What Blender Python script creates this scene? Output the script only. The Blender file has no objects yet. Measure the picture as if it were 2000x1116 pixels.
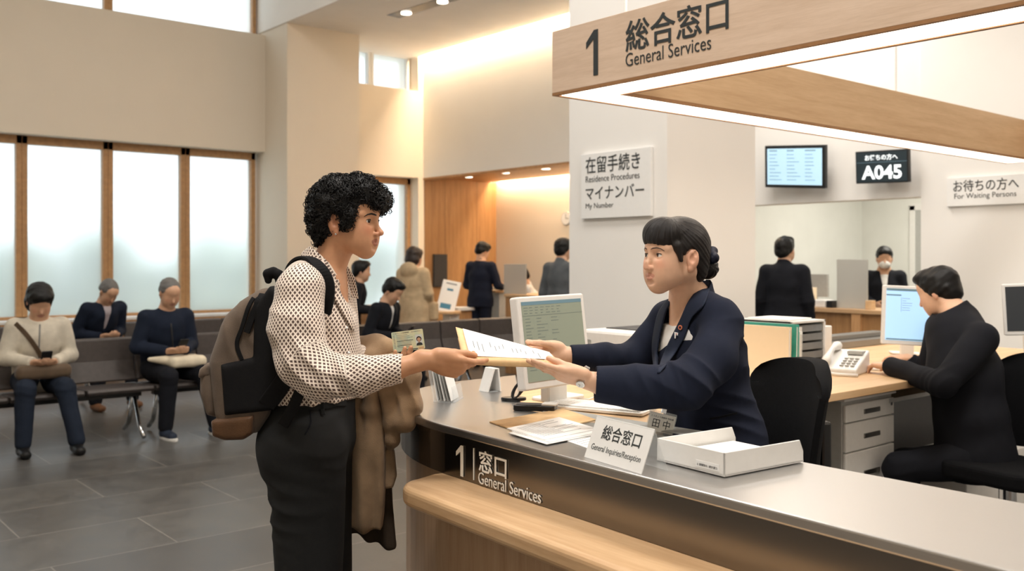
import bpy, bmesh, math, random
import numpy as np
from mathutils import Vector, Matrix, Euler
random.seed(7)
SC = bpy.context.scene
COL = SC.collection
PI = math.pi
# ------------------------------------------------------------------ camera frame (building axes: X, Y along the walls)
FOC = 1850.0; CH = 1.45; HOR = 505.0
FW = Vector((math.cos(math.radians(50)), math.sin(math.radians(50)), 0))
RT = Vector((math.sin(math.radians(50)), -math.cos(math.radians(50)), 0))
def P(u, v, d):
    w = FW * d + RT * ((u - 1000) / FOC * d)
    return Vector((w.x, w.y, CH - (v - HOR) / FOC * d))
def rayZ(u, v, z):
    return P(u, v, (CH - z) * FOC / (v - HOR))
def onY(u, Y):
    r = FW + RT * ((u - 1000) / FOC)
    return r.x * Y / r.y
def onX(u, X):
    r = FW + RT * ((u - 1000) / FOC)
    return r.y * X / r.x
def lin(r, g, b):
    f = lambda c: (c / 255 / 12.92) if c / 255 <= .04045 else ((c / 255 + .055) / 1.055) ** 2.4
    return (f(r), f(g), f(b), 1)
# ------------------------------------------------------------------ materials
MATS = {}
class NT:
    def __init__(s, m):
        s.t = m.node_tree; s.n = s.t.nodes; s.l = s.t.links
    def new(s, ty, **kw):
        n = s.n.new(ty)
        for k, v in kw.items():
            if k in n.inputs.keys(): n.inputs[k].default_value = v
            else: setattr(n, k, v)
        return n
    def link(s, a, b): s.l.new(a, b)
    def coords(s, scale=(1, 1, 1), rot=(0, 0, 0), kind='Object'):
        c = s.new('ShaderNodeTexCoord'); m = s.new('ShaderNodeMapping')
        m.inputs['Scale'].default_value = scale; m.inputs['Rotation'].default_value = rot
        s.link(c.outputs[kind], m.inputs['Vector']); return m.outputs['Vector']
    def ramp(s, fac, stops):
        r = s.new('ShaderNodeValToRGB'); e = r.color_ramp.elements
        while len(e) < len(stops): e.new(.5)
        for i, (p, c) in enumerate(stops): e[i].position = p; e[i].color = c
        s.link(fac, r.inputs['Fac']); return r.outputs['Color']
    def math(s, op, a, b=None, c=None):
        n = s.new('ShaderNodeMath', operation=op)
        for i, x in enumerate((a, b, c)):
            if x is None: continue
            if isinstance(x, (int, float)): n.inputs[i].default_value = x
            else: s.link(x, n.inputs[i])
        return n.outputs[0]
    def mix(s, fac, a, b, blend='MIX'):
        n = s.new('ShaderNodeMix', data_type='RGBA', blend_type=blend)
        for idx, x in ((0, fac), (6, a), (7, b)):
            if isinstance(x, (int, float)): n.inputs[idx].default_value = x
            elif isinstance(x, tuple): n.inputs[idx].default_value = x
            else: s.link(x, n.inputs[idx])
        return n.outputs[2]
    def bump(s, h, strength=.3, dist=.01):
        b = s.new('ShaderNodeBump'); b.inputs['Strength'].default_value = strength; b.inputs['Distance'].default_value = dist
        s.link(h, b.inputs['Height']); return b.outputs['Normal']
def base_mat(name, col=(.8, .8, .8, 1), rough=.5, metal=0, **kw):
    m = bpy.data.materials.new(name); m.use_nodes = True
    t = NT(m); b = t.n['Principled BSDF']
    b.inputs['Base Color'].default_value = col; b.inputs['Roughness'].default_value = rough; b.inputs['Metallic'].default_value = metal
    for k, v in kw.items(): b.inputs[k.replace('_', ' ')].default_value = v
    MATS[name] = m
    return m, t, b
def plain(name, rgb, rough=.5, metal=0, noise=.04, nscale=40, bump=0, bscale=200, **kw):
    """a plain colour with a faint procedural mottling and an optional bump"""
    c = lin(*rgb); m, t, b = base_mat(name, c, rough, metal, **kw)
    v = t.coords()
    n = t.new('ShaderNodeTexNoise', Scale=float(nscale), Detail=3.0); t.link(v, n.inputs['Vector'])
    lo = tuple(x * (1 - noise * 2) for x in c[:3]) + (1,); hi = tuple(min(1, x * (1 + noise * 2)) for x in c[:3]) + (1,)
    t.link(t.ramp(n.outputs['Fac'], [(.3, lo), (.7, hi)]), b.inputs['Base Color'])
    if bump:
        n2 = t.new('ShaderNodeTexNoise', Scale=float(bscale), Detail=4.0); t.link(v, n2.inputs['Vector'])
        t.link(t.bump(n2.outputs['Fac'], bump, .004), b.inputs['Normal'])
    return m
def wood(name, c1, c2, axis='X', scale=1.0, rough=.45, planks=0):
    m, t, b = base_mat(name, lin(*c1), rough)
    s = {'X': (.6, 9, 9), 'Y': (9, .6, 9), 'Z': (9, 9, .6)}[axis]
    v = t.coords(tuple(x * scale for x in s))
    n = t.new('ShaderNodeTexNoise', Scale=2.2, Detail=6.0, Roughness=.62, Distortion=.5); t.link(v, n.inputs['Vector'])
    w2 = t.coords(tuple(x * scale * 6 for x in s))
    n2 = t.new('ShaderNodeTexNoise', Scale=3.0, Detail=3.0); t.link(w2, n2.inputs['Vector'])
    f = t.math('ADD', t.math('MULTIPLY', n.outputs['Fac'], .7), t.math('MULTIPLY', n2.outputs['Fac'], .3))
    col = t.ramp(f, [(.34, lin(*c2)), (.62, lin(*c1))])
    if planks:
        vv = t.coords((1, 1, 1)); sep = t.new('ShaderNodeSeparateXYZ'); t.link(vv, sep.inputs[0])
        a = t.math('ADD', sep.outputs[0], sep.outputs[1])
        fl = t.math('FLOOR', t.math('DIVIDE', a, planks))
        wn = t.new('ShaderNodeTexWhiteNoise', noise_dimensions='1D'); t.link(fl, wn.inputs['W'])
        col = t.mix(t.math('MULTIPLY', wn.outputs['Value'], .35), col, lin(*c2))
        fr = t.math('FRACT', t.math('DIVIDE', a, planks))
        edge = t.math('LESS_THAN', fr, .012)
        col = t.mix(edge, col, tuple(x * .45 for x in lin(*c2)[:3]) + (1,))
    t.link(col, b.inputs['Base Color'])
    t.link(t.bump(f, .12, .003), b.inputs['Normal'])
    return m
def emis(name, rgb, strength):
    m, t, b = base_mat(name, lin(*rgb), .5)
    b.inputs['Emission Color'].default_value = lin(*rgb); b.inputs['Emission Strength'].default_value = strength
    return m
def steel(name, rgb=(190, 186, 182), axis='Y', rough=.3, streak=.06, fine=1.0):
    m, t, b = base_mat(name, lin(*rgb), rough, 1.0)
    s = {'X': (2, 220, 220), 'Y': (220, 2, 220), 'Z': (220, 220, 2)}[axis]
    v = t.coords(s); n = t.new('ShaderNodeTexNoise', Scale=1.0, Detail=4.0); t.link(v, n.inputs['Vector'])
    r = t.math('ADD', t.math('MULTIPLY', n.outputs['Fac'], .10), rough - .05); t.link(r, b.inputs['Roughness'])
    c = lin(*rgb); t.link(t.ramp(n.outputs['Fac'], [(.3, tuple(x * .95 for x in c[:3]) + (1,)), (.7, c)]), b.inputs['Base Color'])
    if streak: t.link(t.bump(n.outputs['Fac'], streak, .0005), b.inputs['Normal'])
    return m
def glass(name, rgb=(245, 250, 250), rough=.02, ior=1.35):
    m, t, b = base_mat(name, lin(*rgb), rough)
    b.inputs['Transmission Weight'].default_value = 1; b.inputs['IOR'].default_value = ior
    return m
# ------------------------------------------------------------------ mesh helpers
class MB:
    def __init__(s): s.v = []; s.f = []
    def add(s, vs, fs):
        o = len(s.v); s.v += [tuple(x) for x in vs]; s.f += [tuple(i + o for i in f) for f in fs]; return s
    def box(s, x0, x1, y0, y1, z0, z1, M=None):
        vs = [Vector((x, y, z)) for z in (z0, z1) for y in (y0, y1) for x in (x0, x1)]
        if M is not None: vs = [M @ q for q in vs]
        return s.add(vs, [(0, 2, 3, 1), (4, 5, 7, 6), (0, 1, 5, 4), (2, 6, 7, 3), (0, 4, 6, 2), (1, 3, 7, 5)])
    def prism(s, pts, z0, z1, M=None):
        n = len(pts)
        ar = sum(pts[i][0] * pts[(i + 1) % n][1] - pts[(i + 1) % n][0] * pts[i][1] for i in range(n))
        if ar < 0: pts = pts[::-1]
        vs = [Vector((p[0], p[1], z0)) for p in pts] + [Vector((p[0], p[1], z1)) for p in pts]
        if M is not None: vs = [M @ q for q in vs]
        fs = [tuple(range(n))[::-1], tuple(range(n, 2 * n))] + [(i, (i + 1) % n, n + (i + 1) % n, n + i) for i in range(n)]
        return s.add(vs, fs)
    def tube(s, pts, r, n=10, caps=True, sx=1.0):
        pts = [Vector(p) for p in pts]; m = len(pts)
        rs = r if isinstance(r, (list, tuple)) else [r] * m
        t0 = (pts[1] - pts[0]).normalized()
        up = Vector((0, 0, 1)) if abs(t0.z) < .9 else Vector((1, 0, 0))
        a = t0.cross(up).normalized(); vs = []
        for i, p in enumerate(pts):
            t = (pts[min(i + 1, m - 1)] - pts[max(i - 1, 0)]).normalized()
            a = (a - t * a.dot(t)).normalized(); b = t.cross(a)
            for k in range(n):
                th = 2 * PI * k / n
                vs.append(p + (a * math.cos(th) * sx + b * math.sin(th)) * rs[i])
        fs = [(i * n + k, i * n + (k + 1) % n, (i + 1) * n + (k + 1) % n, (i + 1) * n + k) for i in range(m - 1) for k in range(n)]
        if caps: fs += [tuple(range(n))[::-1], tuple(range((m - 1) * n, m * n))]
        return s.add(vs, fs)
    def cyl(s, c, r, z0, z1, n=32, M=None, r2=None):
        r2 = r if r2 is None else r2
        vs = [Vector((c[0] + r * math.cos(2 * PI * k / n), c[1] + r * math.sin(2 * PI * k / n), z0)) for k in range(n)]
        vs += [Vector((c[0] + r2 * math.cos(2 * PI * k / n), c[1] + r2 * math.sin(2 * PI * k / n), z1)) for k in range(n)]
        if M is not None: vs = [M @ q for q in vs]
        return s.add(vs, [tuple(range(n))[::-1], tuple(range(n, 2 * n))] + [(k, (k + 1) % n, n + (k + 1) % n, n + k) for k in range(n)])
    def ball(s, c, r, n=16, m=10, sc=(1, 1, 1), M=None):
        vs = [Vector((c[0], c[1], c[2] - r * sc[2]))]
        for j in range(1, m):
            ph = PI * j / m
            for k in range(n):
                th = 2 * PI * k / n
                vs.append(Vector((c[0] + r * sc[0] * math.sin(ph) * math.cos(th), c[1] + r * sc[1] * math.sin(ph) * math.sin(th), c[2] - r * sc[2] * math.cos(ph))))
        vs.append(Vector((c[0], c[1], c[2] + r * sc[2])))
        fs = [(0, 1 + (k + 1) % n, 1 + k) for k in range(n)]
        for j in range(m - 2):
            fs += [(1 + j * n + k, 1 + j * n + (k + 1) % n, 1 + (j + 1) * n + (k + 1) % n, 1 + (j + 1) * n + k) for k in range(n)]
        L = len(vs) - 1; o = 1 + (m - 2) * n
        fs += [(o + k, o + (k + 1) % n, L) for k in range(n)]
        if M is not None: vs = [M @ q for q in vs]
        return s.add(vs, fs)
    def build(s, name, mat, parent=None, bevel=0, smooth=False, seg=2, loc=None, sub=0):
        me = bpy.data.meshes.new(name); vs = s.v
        if loc is not None: L = Vector(loc); vs = [tuple(Vector(q) - L) for q in s.v]
        me.from_pydata(vs, [], s.f); me.update()
        o = bpy.data.objects.new(name, me); COL.objects.link(o)
        if loc is not None: o.location = loc
        if mat is not None: me.materials.append(MATS[mat] if isinstance(mat, str) else mat)
        if smooth:
            me.polygons.foreach_set('use_smooth', [True] * len(me.polygons))
        if bevel:
            b = o.modifiers.new('bevel', 'BEVEL'); b.width = bevel; b.segments = seg; b.limit_method = 'ANGLE'; b.angle_limit = math.radians(35)
        if sub:
            b = o.modifiers.new('sub', 'SUBSURF'); b.levels = sub; b.render_levels = sub
        if parent is not None: setparent(o, parent)
        return o
def setparent(o, parent):
    o.parent = parent
    M = world_of(parent)
    o.matrix_parent_inverse = M.inverted()
def world_of(o):
    M = o.matrix_basis.copy()
    if o.parent is not None: M = world_of(o.parent) @ o.matrix_parent_inverse @ M
    return M
def empty(name, loc, label, cat, group=None):
    o = bpy.data.objects.new(name, None); COL.objects.link(o); o.location = loc; o.empty_display_size = .1
    return tag(o, label, cat, group)
def tag(o, label=None, cat=None, group=None, kind=None):
    if label: o['label'] = label
    if cat: o['category'] = cat
    if group: o['group'] = group
    if kind: o['kind'] = kind
    return o
def struct(o, label=None, cat=None):
    o['kind'] = 'structure'
    if label: o['label'] = label
    if cat: o['category'] = cat
    return o
def copy_thing(o, label=None, group=None, parent=None):
    c = o.copy(); COL.objects.link(c)
    if label: c['label'] = label
    if group: c['group'] = group
    if parent is not None: c.parent = parent
    for ch in [x for x in list(COL.objects) if x.parent == o]: copy_thing(ch, parent=c)
    return c
def arc(cx, cy, r, a0, a1, n):
    return [(cx + r * math.cos(math.radians(a0 + (a1 - a0) * i / n)), cy + r * math.sin(math.radians(a0 + (a1 - a0) * i / n))) for i in range(n + 1)]
def rrect(x0, x1, y0, y1, r, n=5):
    return arc(x1 - r, y1 - r, r, 0, 90, n) + arc(x0 + r, y1 - r, r, 90, 180, n) + arc(x0 + r, y0 + r, r, 180, 270, n) + arc(x1 - r, y0 + r, r, 270, 360, n)
def frame(o, ex, ey, ez=None):
    """matrix with axes ex, ey, ez at o (right, up, normal)"""
    ex = Vector(ex).normalized(); ey = Vector(ey); ey = (ey - ex * ey.dot(ex)).normalized(); ez = ex.cross(ey)
    M = Matrix.Identity(4)
    for i, a in enumerate((ex, ey, ez)):
        for j in range(3): M[j][i] = a[j]
    for j in range(3): M[j][3] = o[j]
    return M
def text(body, width, M, mat, parent, name='lettering', height=None, depth=.0012, align='LEFT', weight=0, sx=None):
    """lettering as a mesh laid in the xy plane of M; scaled to the given width (and height if given)"""
    cu = bpy.data.curves.new('t', 'FONT'); cu.body = body; cu.size = 1; cu.extrude = .5; cu.offset = weight; cu.resolution_u = 3
    to = bpy.data.objects.new('t', cu); COL.objects.link(to)
    dg = bpy.context.evaluated_depsgraph_get()
    me = bpy.data.meshes.new_from_object(to.evaluated_get(dg))
    bpy.data.objects.remove(to); bpy.data.curves.remove(cu)
    n = len(me.vertices); co = np.zeros(n * 3); me.vertices.foreach_get('co', co); co = co.reshape(-1, 3)
    if n == 0: return None
    lo = co.min(0); hi = co.max(0); s = width / (hi[0] - lo[0]); sy = s if height is None else height / (hi[1] - lo[1])
    co[:, 0] = (co[:, 0] - lo[0]) * s
    if align == 'CENTER': co[:, 0] -= width / 2
    co[:, 1] = (co[:, 1] - lo[1]) * sy
    co[:, 2] = (co[:, 2] + .5) * depth
    A = np.array(M); co = co @ A[:3, :3].T + A[:3, 3]
    me.vertices.foreach_set('co', co.ravel()); me.update(); me.materials.clear(); me.materials.append(MATS[mat])
    o = bpy.data.objects.new(name, me); COL.objects.link(o)
    if parent is not None: setparent(o, parent)
    return o
def area(name, loc, size, power, rgb, rot=(0, 0, 0), shape='RECTANGLE', spread=180):
    l = bpy.data.lights.new(name, 'AREA'); l.shape = shape; l.size = size[0]; l.size_y = size[1]; l.energy = power; l.color = rgb; l.spread = math.radians(spread)
    o = bpy.data.objects.new(name, l); COL.objects.link(o); o.location = loc; o.rotation_euler = rot
    return o
# ------------------------------------------------------------------ material library
plain('plaster_warm', (234, 222, 204), .9, noise=.004, nscale=3, bump=.02, bscale=120)
plain('plaster_white', (236, 234, 230), .9, noise=.004, nscale=3, bump=.02, bscale=120)
plain('plaster_cool', (226, 226, 220), .9, noise=.015, nscale=3)
plain('ceiling_paint', (246, 241, 234), .95, noise=.01, nscale=3)
wood('oak', (206, 160, 112), (176, 128, 82), 'Z', 1.0, .5)
wood('oak_x', (206, 164, 118), (180, 134, 90), 'X', 1.0, .45)
wood('oak_y', (212, 178, 138), (190, 152, 112), 'Y', 1.0, .38)
wood('oak_panel', (190, 146, 98), (158, 114, 72), 'Z', .8, .45, planks=.62)
wood('oak_cladding', (190, 160, 130), (170, 138, 108), 'Z', 1.0, .5, planks=0)
wood('sign_wood', (220, 196, 174), (204, 178, 154), 'Y', 1.6, .55)
wood('sign_wood_x', (206, 172, 132), (188, 152, 112), 'X', 1.0, .55)
wood('birch', (226, 192, 150), (206, 166, 120), 'X', 1.0, .4)
steel('steel', (188, 187, 186), 'Y', .34, .02)
base_mat('steel_band', lin(128, 123, 118), .24, 1.0)
steel('chrome', (210, 212, 214), 'Z', .15, .01)
steel('grey_metal', (150, 148, 144), 'X', .4, .02)
plain('letter_dark', (42, 48, 50), .6); plain('letter_white', (240, 238, 232), .6)
plain('white_plastic', (232, 230, 226), .35, noise=.01); plain('grey_plastic', (176, 176, 172), .4, noise=.02)
plain('black_plastic', (22, 22, 24), .35, noise=.03); plain('dark_grey', (58, 58, 60), .5)
plain('drawer_grey', (128, 128, 126), .3); plain('rubber', (18, 18, 20), .6)
plain('paper', (244, 243, 240), .8, noise=.008); plain('paper_cream', (238, 222, 194), .8, noise=.004)
plain('manila', (232, 196, 146), .75, noise=.03, nscale=60); plain('manila_dark', (206, 172, 126), .75, noise=.03, nscale=60)
plain('ink', (120, 122, 126), .8); plain('ink_dark', (70, 72, 78), .8)
plain('teal', (70, 172, 158), .45); plain('leatherette', (68, 61, 58), .42, noise=.06, nscale=30, bump=.1, bscale=260)
plain('black_fabric', (14, 15, 18), .9, noise=.1, nscale=160, bump=.35, bscale=700, Specular_IOR_Level=.15)
plain('sign_white', (236, 236, 234), .5, noise=.006); plain('frame_wood_dark', (150, 108, 68), .5, noise=.05)
plain('blue_ink', (70, 130, 160), .7)
m, t, b = base_mat('acrylic', lin(236, 242, 244), .06); b.inputs['Alpha'].default_value = .22
# ------------------------------------------------------------------ room shell
S = 1.2
YU, YW = 11.88, 12.15           # upper wall face and window plane on the far-left side
XC0, XC1, YC = 5.64, 6.71, 11.24  # left column
XB, XA = 8.21, 9.62             # white back wall, alcove back wall
ZC, ZH = 4.5, 5.7               # ceilings
# floor
m, t, b = base_mat('floor_tile', lin(92, 90, 88), .35)
v = t.coords((1, 1, 1))
br = t.new('ShaderNodeTexBrick', offset=.5); t.link(v, br.inputs['Vector'])
br.inputs['Scale'].default_value = 1; br.inputs['Brick Width'].default_value = 1.2; br.inputs['Row Height'].default_value = .6
br.inputs['Mortar Size'].default_value = .005; br.inputs['Mortar Smooth'].default_value = .3
br.inputs['Color1'].default_value = lin(92, 91, 89); br.inputs['Color2'].default_value = lin(80, 79, 78); br.inputs['Mortar'].default_value = lin(126, 123, 118)
n = t.new('ShaderNodeTexNoise', Scale=5.0, Detail=8.0, Roughness=.7); t.link(v, n.inputs['Vector'])
n2 = t.new('ShaderNodeTexNoise', Scale=38.0, Detail=5.0, Roughness=.7); t.link(v, n2.inputs['Vector'])
mixn = t.math('ADD', t.math('MULTIPLY', n.outputs['Fac'], .55), t.math('MULTIPLY', n2.outputs['Fac'], .45))
mot = t.ramp(mixn, [(.33, (.55, .55, .56, 1)), (.67, (1.25, 1.22, 1.17, 1))])
t.link(t.mix(1.0, br.outputs['Color'], mot, 'MULTIPLY'), b.inputs['Base Color'])
t.link(t.math('ADD', t.math('MULTIPLY', mixn, .35), .2), b.inputs['Roughness'])
t.link(t.bump(t.math('SUBTRACT', t.math('MULTIPLY', n2.outputs['Fac'], .25), br.outputs['Fac']), .18, .004), b.inputs['Normal'])
struct(MB().box(-4.2, 13, -4.2, YW + .4, -.1, 0).build('floor', 'floor_tile'))
# ceilings: high over the waiting side, lower beyond the column line
struct(MB().box(-4.2, XC0, -4.2, YW + .4, ZH, ZH + .1).box(XC0 - .02, XC0 + .1, -4.2, YW + .4, ZC, ZH + .1).build('ceiling', 'ceiling_paint'))
struct(MB().box(XC0 + .1, XB - .1, -4.2, YW + .4, ZC, ZC + .1).box(XB - .1, XB, -4.2, 6.9, ZC, ZC + .1).box(XC0 + .1, XB + .1, -4.2, YW + .4, ZC + .16, ZC + .24).build('ceiling_low', 'ceiling_paint'))
# window side: upper wall band between the two rows of windows
ZS1, ZS2, ZT1, ZT2 = 2.88, 2.67, 4.45, 3.98
wl = MB().box(-4.2, XC0, YU, YW + .3, ZS1, ZT1).box(XC0, XC1, YU, YW + .3, 0, ZH).box(XC1, XB + .1, YU, YW + .3, ZS2, ZT2).box(-4.2, XC0, YU, YW + .3, 5.45, ZH)
wl.box(-4.2, XC0, YU, YW + .3, 0, .7).box(XC1, 8.12, YU, YW + .3, 0, .12).box(8.12, XB + .1, YU, YW + .3, 0, ZS2).box(8.12, XB + .1, YU, YW + .3, ZT2, ZC)
struct(wl.build('wall_left', 'plaster_warm'))
struct(MB().box(XC0, XC1, YC, YU - .001, 0, ZH).build('column', 'plaster_warm'), 'broad cream column between the two rows of windows', 'column')
struct(MB().box(-4.2, XC0 - .001, YU - .05, YW - .05, .70, .735).build('trim_1', 'sign_white', bevel=.006), 'pale window sill under the long row of frosted windows')
struct(MB().box(-4.2, XC0 - .001, YU - .03, YU - .001, .02, .66).box(-4.2, XC0 - .001, YU - .045, YU - .001, .66, .699).build('trim_2', 'oak_panel'), 'oak panelling under the window sill')
# windows with frosted panes
m, t, b = base_mat('frosted', (1, 1, 1, 1), .5)
t.n.remove(b)
out = t.n['Material Output']
tr = t.new('ShaderNodeBsdfTranslucent'); tr.inputs['Color'].default_value = (.92, .95, .95, 1)
rf = t.new('ShaderNodeBsdfRefraction'); rf.inputs['Color'].default_value = (.97, .98, .98, 1); rf.inputs['Roughness'].default_value = .60; rf.inputs['IOR'].default_value = 1.16
ms = t.new('ShaderNodeMixShader'); ms.inputs[0].default_value = .7
t.link(tr.outputs[0], ms.inputs[1]); t.link(rf.outputs[0], ms.inputs[2]); t.link(ms.outputs[0], out.inputs['Surface'])
plain('frame_wood', (186, 142, 96), .5, noise=.06, nscale=20)
WN = [0]
def window(x0, x1, z0, z1, y=YW, fw=.06, label=None, fm='frame_wood'):
    WN[0] += 1
    f = MB().box(x0, x0 + fw, y - .06, y + .05, z0, z1).box(x1 - fw, x1, y - .06, y + .05, z0, z1).box(x0, x1, y - .06, y + .05, z1 - fw * 1.6, z1).box(x0, x1, y - .06, y + .05, z0, z0 + fw * .6)
    r = struct(f.build('window_%d' % WN[0], fm, bevel=.004), label)
    MB().box(x0 + fw, x1 - fw, y + .005, y + .013, z0 + fw * .6, z1 - fw * 1.6).build('pane', 'frosted', r)
xs = [5.60 - .962 * i for i in range(11)]
for i in range(10):
    window(xs[i + 1], xs[i] - .002, .735, ZS1, label='wood-framed frosted window, number %s from the cream column' % ['one', 'two', 'three', 'four', 'five', 'six', 'seven', 'eight', 'nine', 'ten'][i])
for i in range(5):
    window(xs[0] - 1.924 * (i + 1), xs[0] - 1.924 * i - .002, ZT1, 5.45, y=YW - .02, fw=.05, label='clerestory window above the cream band, number %s from the column' % ['one', 'two', 'three', 'four', 'five'][i])
window(XC1, 8.12, .12, ZS2, label='tall frosted window right of the cream column')
window(XC1, 7.42, ZT2, ZC + .12, fw=.045, fm='sign_white', label='left clerestory window right of the column')
window(7.425, 8.10, ZT2, ZC + .12, fw=.045, fm='sign_white', label='right clerestory window next to the white wall')
# back wall (white) with the alcove below on its left and the staff room opening on the right
YR0 = onX(1805, XB); YR1 = 6.85
b = MB().box(XB, XB + .2, 7.9, YW + .3, ZS2, ZC + .2)              # above the alcove
b.box(XB, XB + .2, YR1, 7.9, 0, ZC + .2)                           # behind the pillar
b.box(XB, XB + .2, YR0, YR1, 2.0, ZC + .2)                         # header above the staff room opening
b.box(XB, XB + .2, -4.2, YR0, 0, ZC + .2)
struct(b.build('wall_back', 'plaster_white'))
struct(MB().box(XB - .06, XB - .001, -4.2, YR0, 0, ZC).build('wall_pier', 'plaster_white'), 'pale wall pier right of the staff room opening')
# alcove
struct(MB().box(XB + .02, XA + .1, YU - .02, YU + .1, 0, ZS2).build('wall_alcove_left', 'oak_panel'), 'oak-clad wall of the alcove')
struct(MB().box(XB + .2, XA - .14, 7.9, YU + .1, ZS2, ZS2 + .06).box(XB, XB + .2, 7.9, YU + .02, ZS2 - .03, ZS2).box(XA-.14, XA+.1, 7.9, YU + .1, ZS2 + .16, ZS2 + .2).build('ceiling_alcove', 'oak_panel'), 'oak soffit of the alcove')
struct(MB().box(XA, XA + .1, 6.9, YU + .1, 0, ZS2 + .2).box(XB + .2, XA, 7.8, 7.9, 0, ZS2 + .2).build('wall_alcove_back', 'plaster_warm'), 'cream back wall of the alcove')
# staff room behind the opening
XI, YI = 11.3, 6.45
struct(MB().box(XB + .2, XI + .1, YI, YI + .1, 0, 3).build('wall_staff_left', 'plaster_cool')); struct(MB().box(XB + .2, XI + .1, YR0 - 2.2, YR0 - 2.1, 0, 3).build('wall_staff_right', 'plaster_cool'))
struct(MB().box(XI, XI + .1, YR0 - 2.1, YI, 0, 3).build('wall_staff_back', 'plaster_cool'))
struct(MB().box(XB + .2, XI + .1, YR0 - 2.2, YI + .1, 2.75, 2.85).build('ceiling_staff', 'ceiling_paint'))
yd = onX(1786, XI); yd2 = yd - 1.0
d = struct(MB().box(XI - .03, XI - .002, yd - .02, yd + .05, 0, 2.1).box(XI - .03, XI - .002, yd2 - .05, yd2, 0, 2.1).box(XI - .03, XI - .002, yd2 - .05, yd + .05, 2.04, 2.12).build('door_1', 'white_plastic', bevel=.004), 'white framed door in the staff room')
MB().box(XI - .018, XI - .004, yd2, yd - .02, 0, 2.04).build('door_leaf', 'grey_plastic', d)
# remaining room sides, behind the camera
struct(MB().box(-4.3, -4.2, -4.2, YW + .4, 0, ZH).build('wall_right', 'plaster_warm'))
struct(MB().box(-4.2, XB + .2, -4.3, -4.2, 0, ZH).build('wall_front', 'plaster_white'))
# near pillar carrying the procedures sign
px0 = 4.995; py0, py1 = onX(1303, px0), onX(1112, px0); px1 = onY(1475, py0)
struct(MB().box(px0, px1, py0, py1, 0, ZH).build('pillar', 'plaster_white'), 'big pale pillar behind the counter', 'pillar')
# ------------------------------------------------------------------ ceiling fittings and added fill panels
sl = empty('track_light', rayZ(815, 16, ZC), 'black recessed spotlight slot in the ceiling', 'ceiling light')
a0 = rayZ(768, 32, ZC); a1 = rayZ(905, -11, ZC); dr = (a1 - a0).normalized(); nr = Vector((-dr.y, dr.x, 0))
M = frame(a0, dr, nr)
L = (a1 - a0).length
MB().box(0, L, -.10, .10, -.004, .0, M).build('housing', 'black_plastic', sl)
for k, f in enumerate((.2, .72)):
    MB().cyl((L * f, .0), .065, -.02, -.004, 24, M).build('lamp', emis('lamp_glow', (255, 240, 220), 6) if k == 0 else MATS['lamp_glow'], sl)
for k, (u, v_) in enumerate(((915, 346), (987, 338), (1066, 330))):
    p = rayZ(u, v_, ZS2)
    o = MB().cyl((p.x, p.y), .06, ZS2 - .035 if p.x < XB + .2 else ZS2 - .004, ZS2, 20).build('downlight', 'lamp_glow')
    tag(o, ['round downlight in the oak soffit, nearest the window', 'middle round downlight in the oak soffit', 'round downlight in the oak soffit next to the pillar'][k], 'downlight', 'downlights in the alcove')
emis('led_warm', (255, 206, 140), 9)
emis('led_white', (255, 238, 216), 6)
o = MB().box(XB - .07, XB - .03, 7.0, YU - .1, ZC + .12, ZC + .155).build('cove_light', 'led_warm')
tag(o, 'long warm light strip in the ceiling slot along the white wall', 'light strip')
o = MB().box(XA - .1, XA - .06, 7.95, YU - .1, ZS2 + .12, ZS2 + .155).build('alcove_light', 'led_warm')
tag(o, 'warm light strip above the cream alcove wall', 'light strip')
area('cove_wash', (XB - .05, 9.5, ZC + .11), (.06, 4.6), 150, (1, .78, .54))
area('alcove_wash', (XA - .07, 9.9, ZS2 + .11), (.05, 3.8), 60, (1, .76, .50))
area('clerestory_day', (7.4, YW + .5, 4.25), (1.4, .45), 170, (.85, .93, 1), (math.radians(90), 0, 0))
for i, (x, y, z) in enumerate(((.2, .6, ZH), (.2, 4.2, ZH), (3.4, 1.0, ZH), (3.4, 4.8, ZH), (.2, 8.2, ZH), (3.4, 8.6, ZH), (6.9, 1.5, ZC), (7.0, 5.0, ZC))):  # light panels added out of view as soft fill for the hall
    r = empty('fill_panel', (x, y, z), 'square fill light panel added above the hall, out of view', 'ceiling light', 'added fill light panels')
    MB().box(x - .62, x + .62, y - .62, y + .62, z - .03, z - .001).build('frame', 'white_plastic', r)
    MB().box(x - .58, x + .58, y - .58, y + .58, z - .034, z - .03).build('diffuser', emis('fill_glow', (255, 240, 222), 2) if i == 0 else MATS['fill_glow'], r)
    area('fill_lamp', (x, y, z - .05), (1.1, 1.1), [180, 66, 108, 66, 16, 20, 22, 60][i], (1, .955, .90))
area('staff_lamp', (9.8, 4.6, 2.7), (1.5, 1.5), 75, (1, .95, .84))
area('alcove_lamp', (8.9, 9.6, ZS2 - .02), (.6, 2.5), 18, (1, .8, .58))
# outside: planting and sky
plain('hedge', (158, 172, 156), .9, noise=.3, nscale=3)
h = MB()
for k in range(90):
    x = -5 + k * .16 + random.uniform(-.3, .3); r = random.uniform(.25, .6)
    h.ball((x, YW + 2.6 + random.uniform(-.6, 1.5), random.uniform(.2, 1.5)), r, 10, 7, (1, .8, 1.2))
tag(h.build('hedge', 'hedge'), 'dim green planting outside behind the frosted windows', 'hedge', kind='stuff')
struct(MB().box(-8, 14, YW + .4, YW + 16, -.2, -.05).build('ground_outside', 'plaster_cool'))
w = bpy.data.worlds.new('world'); SC.world = w; w.use_nodes = True
w.node_tree.nodes['Background'].inputs[0].default_value = (.86, .94, 1, 1); w.node_tree.nodes['Background'].inputs[1].default_value = 2.3
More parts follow.
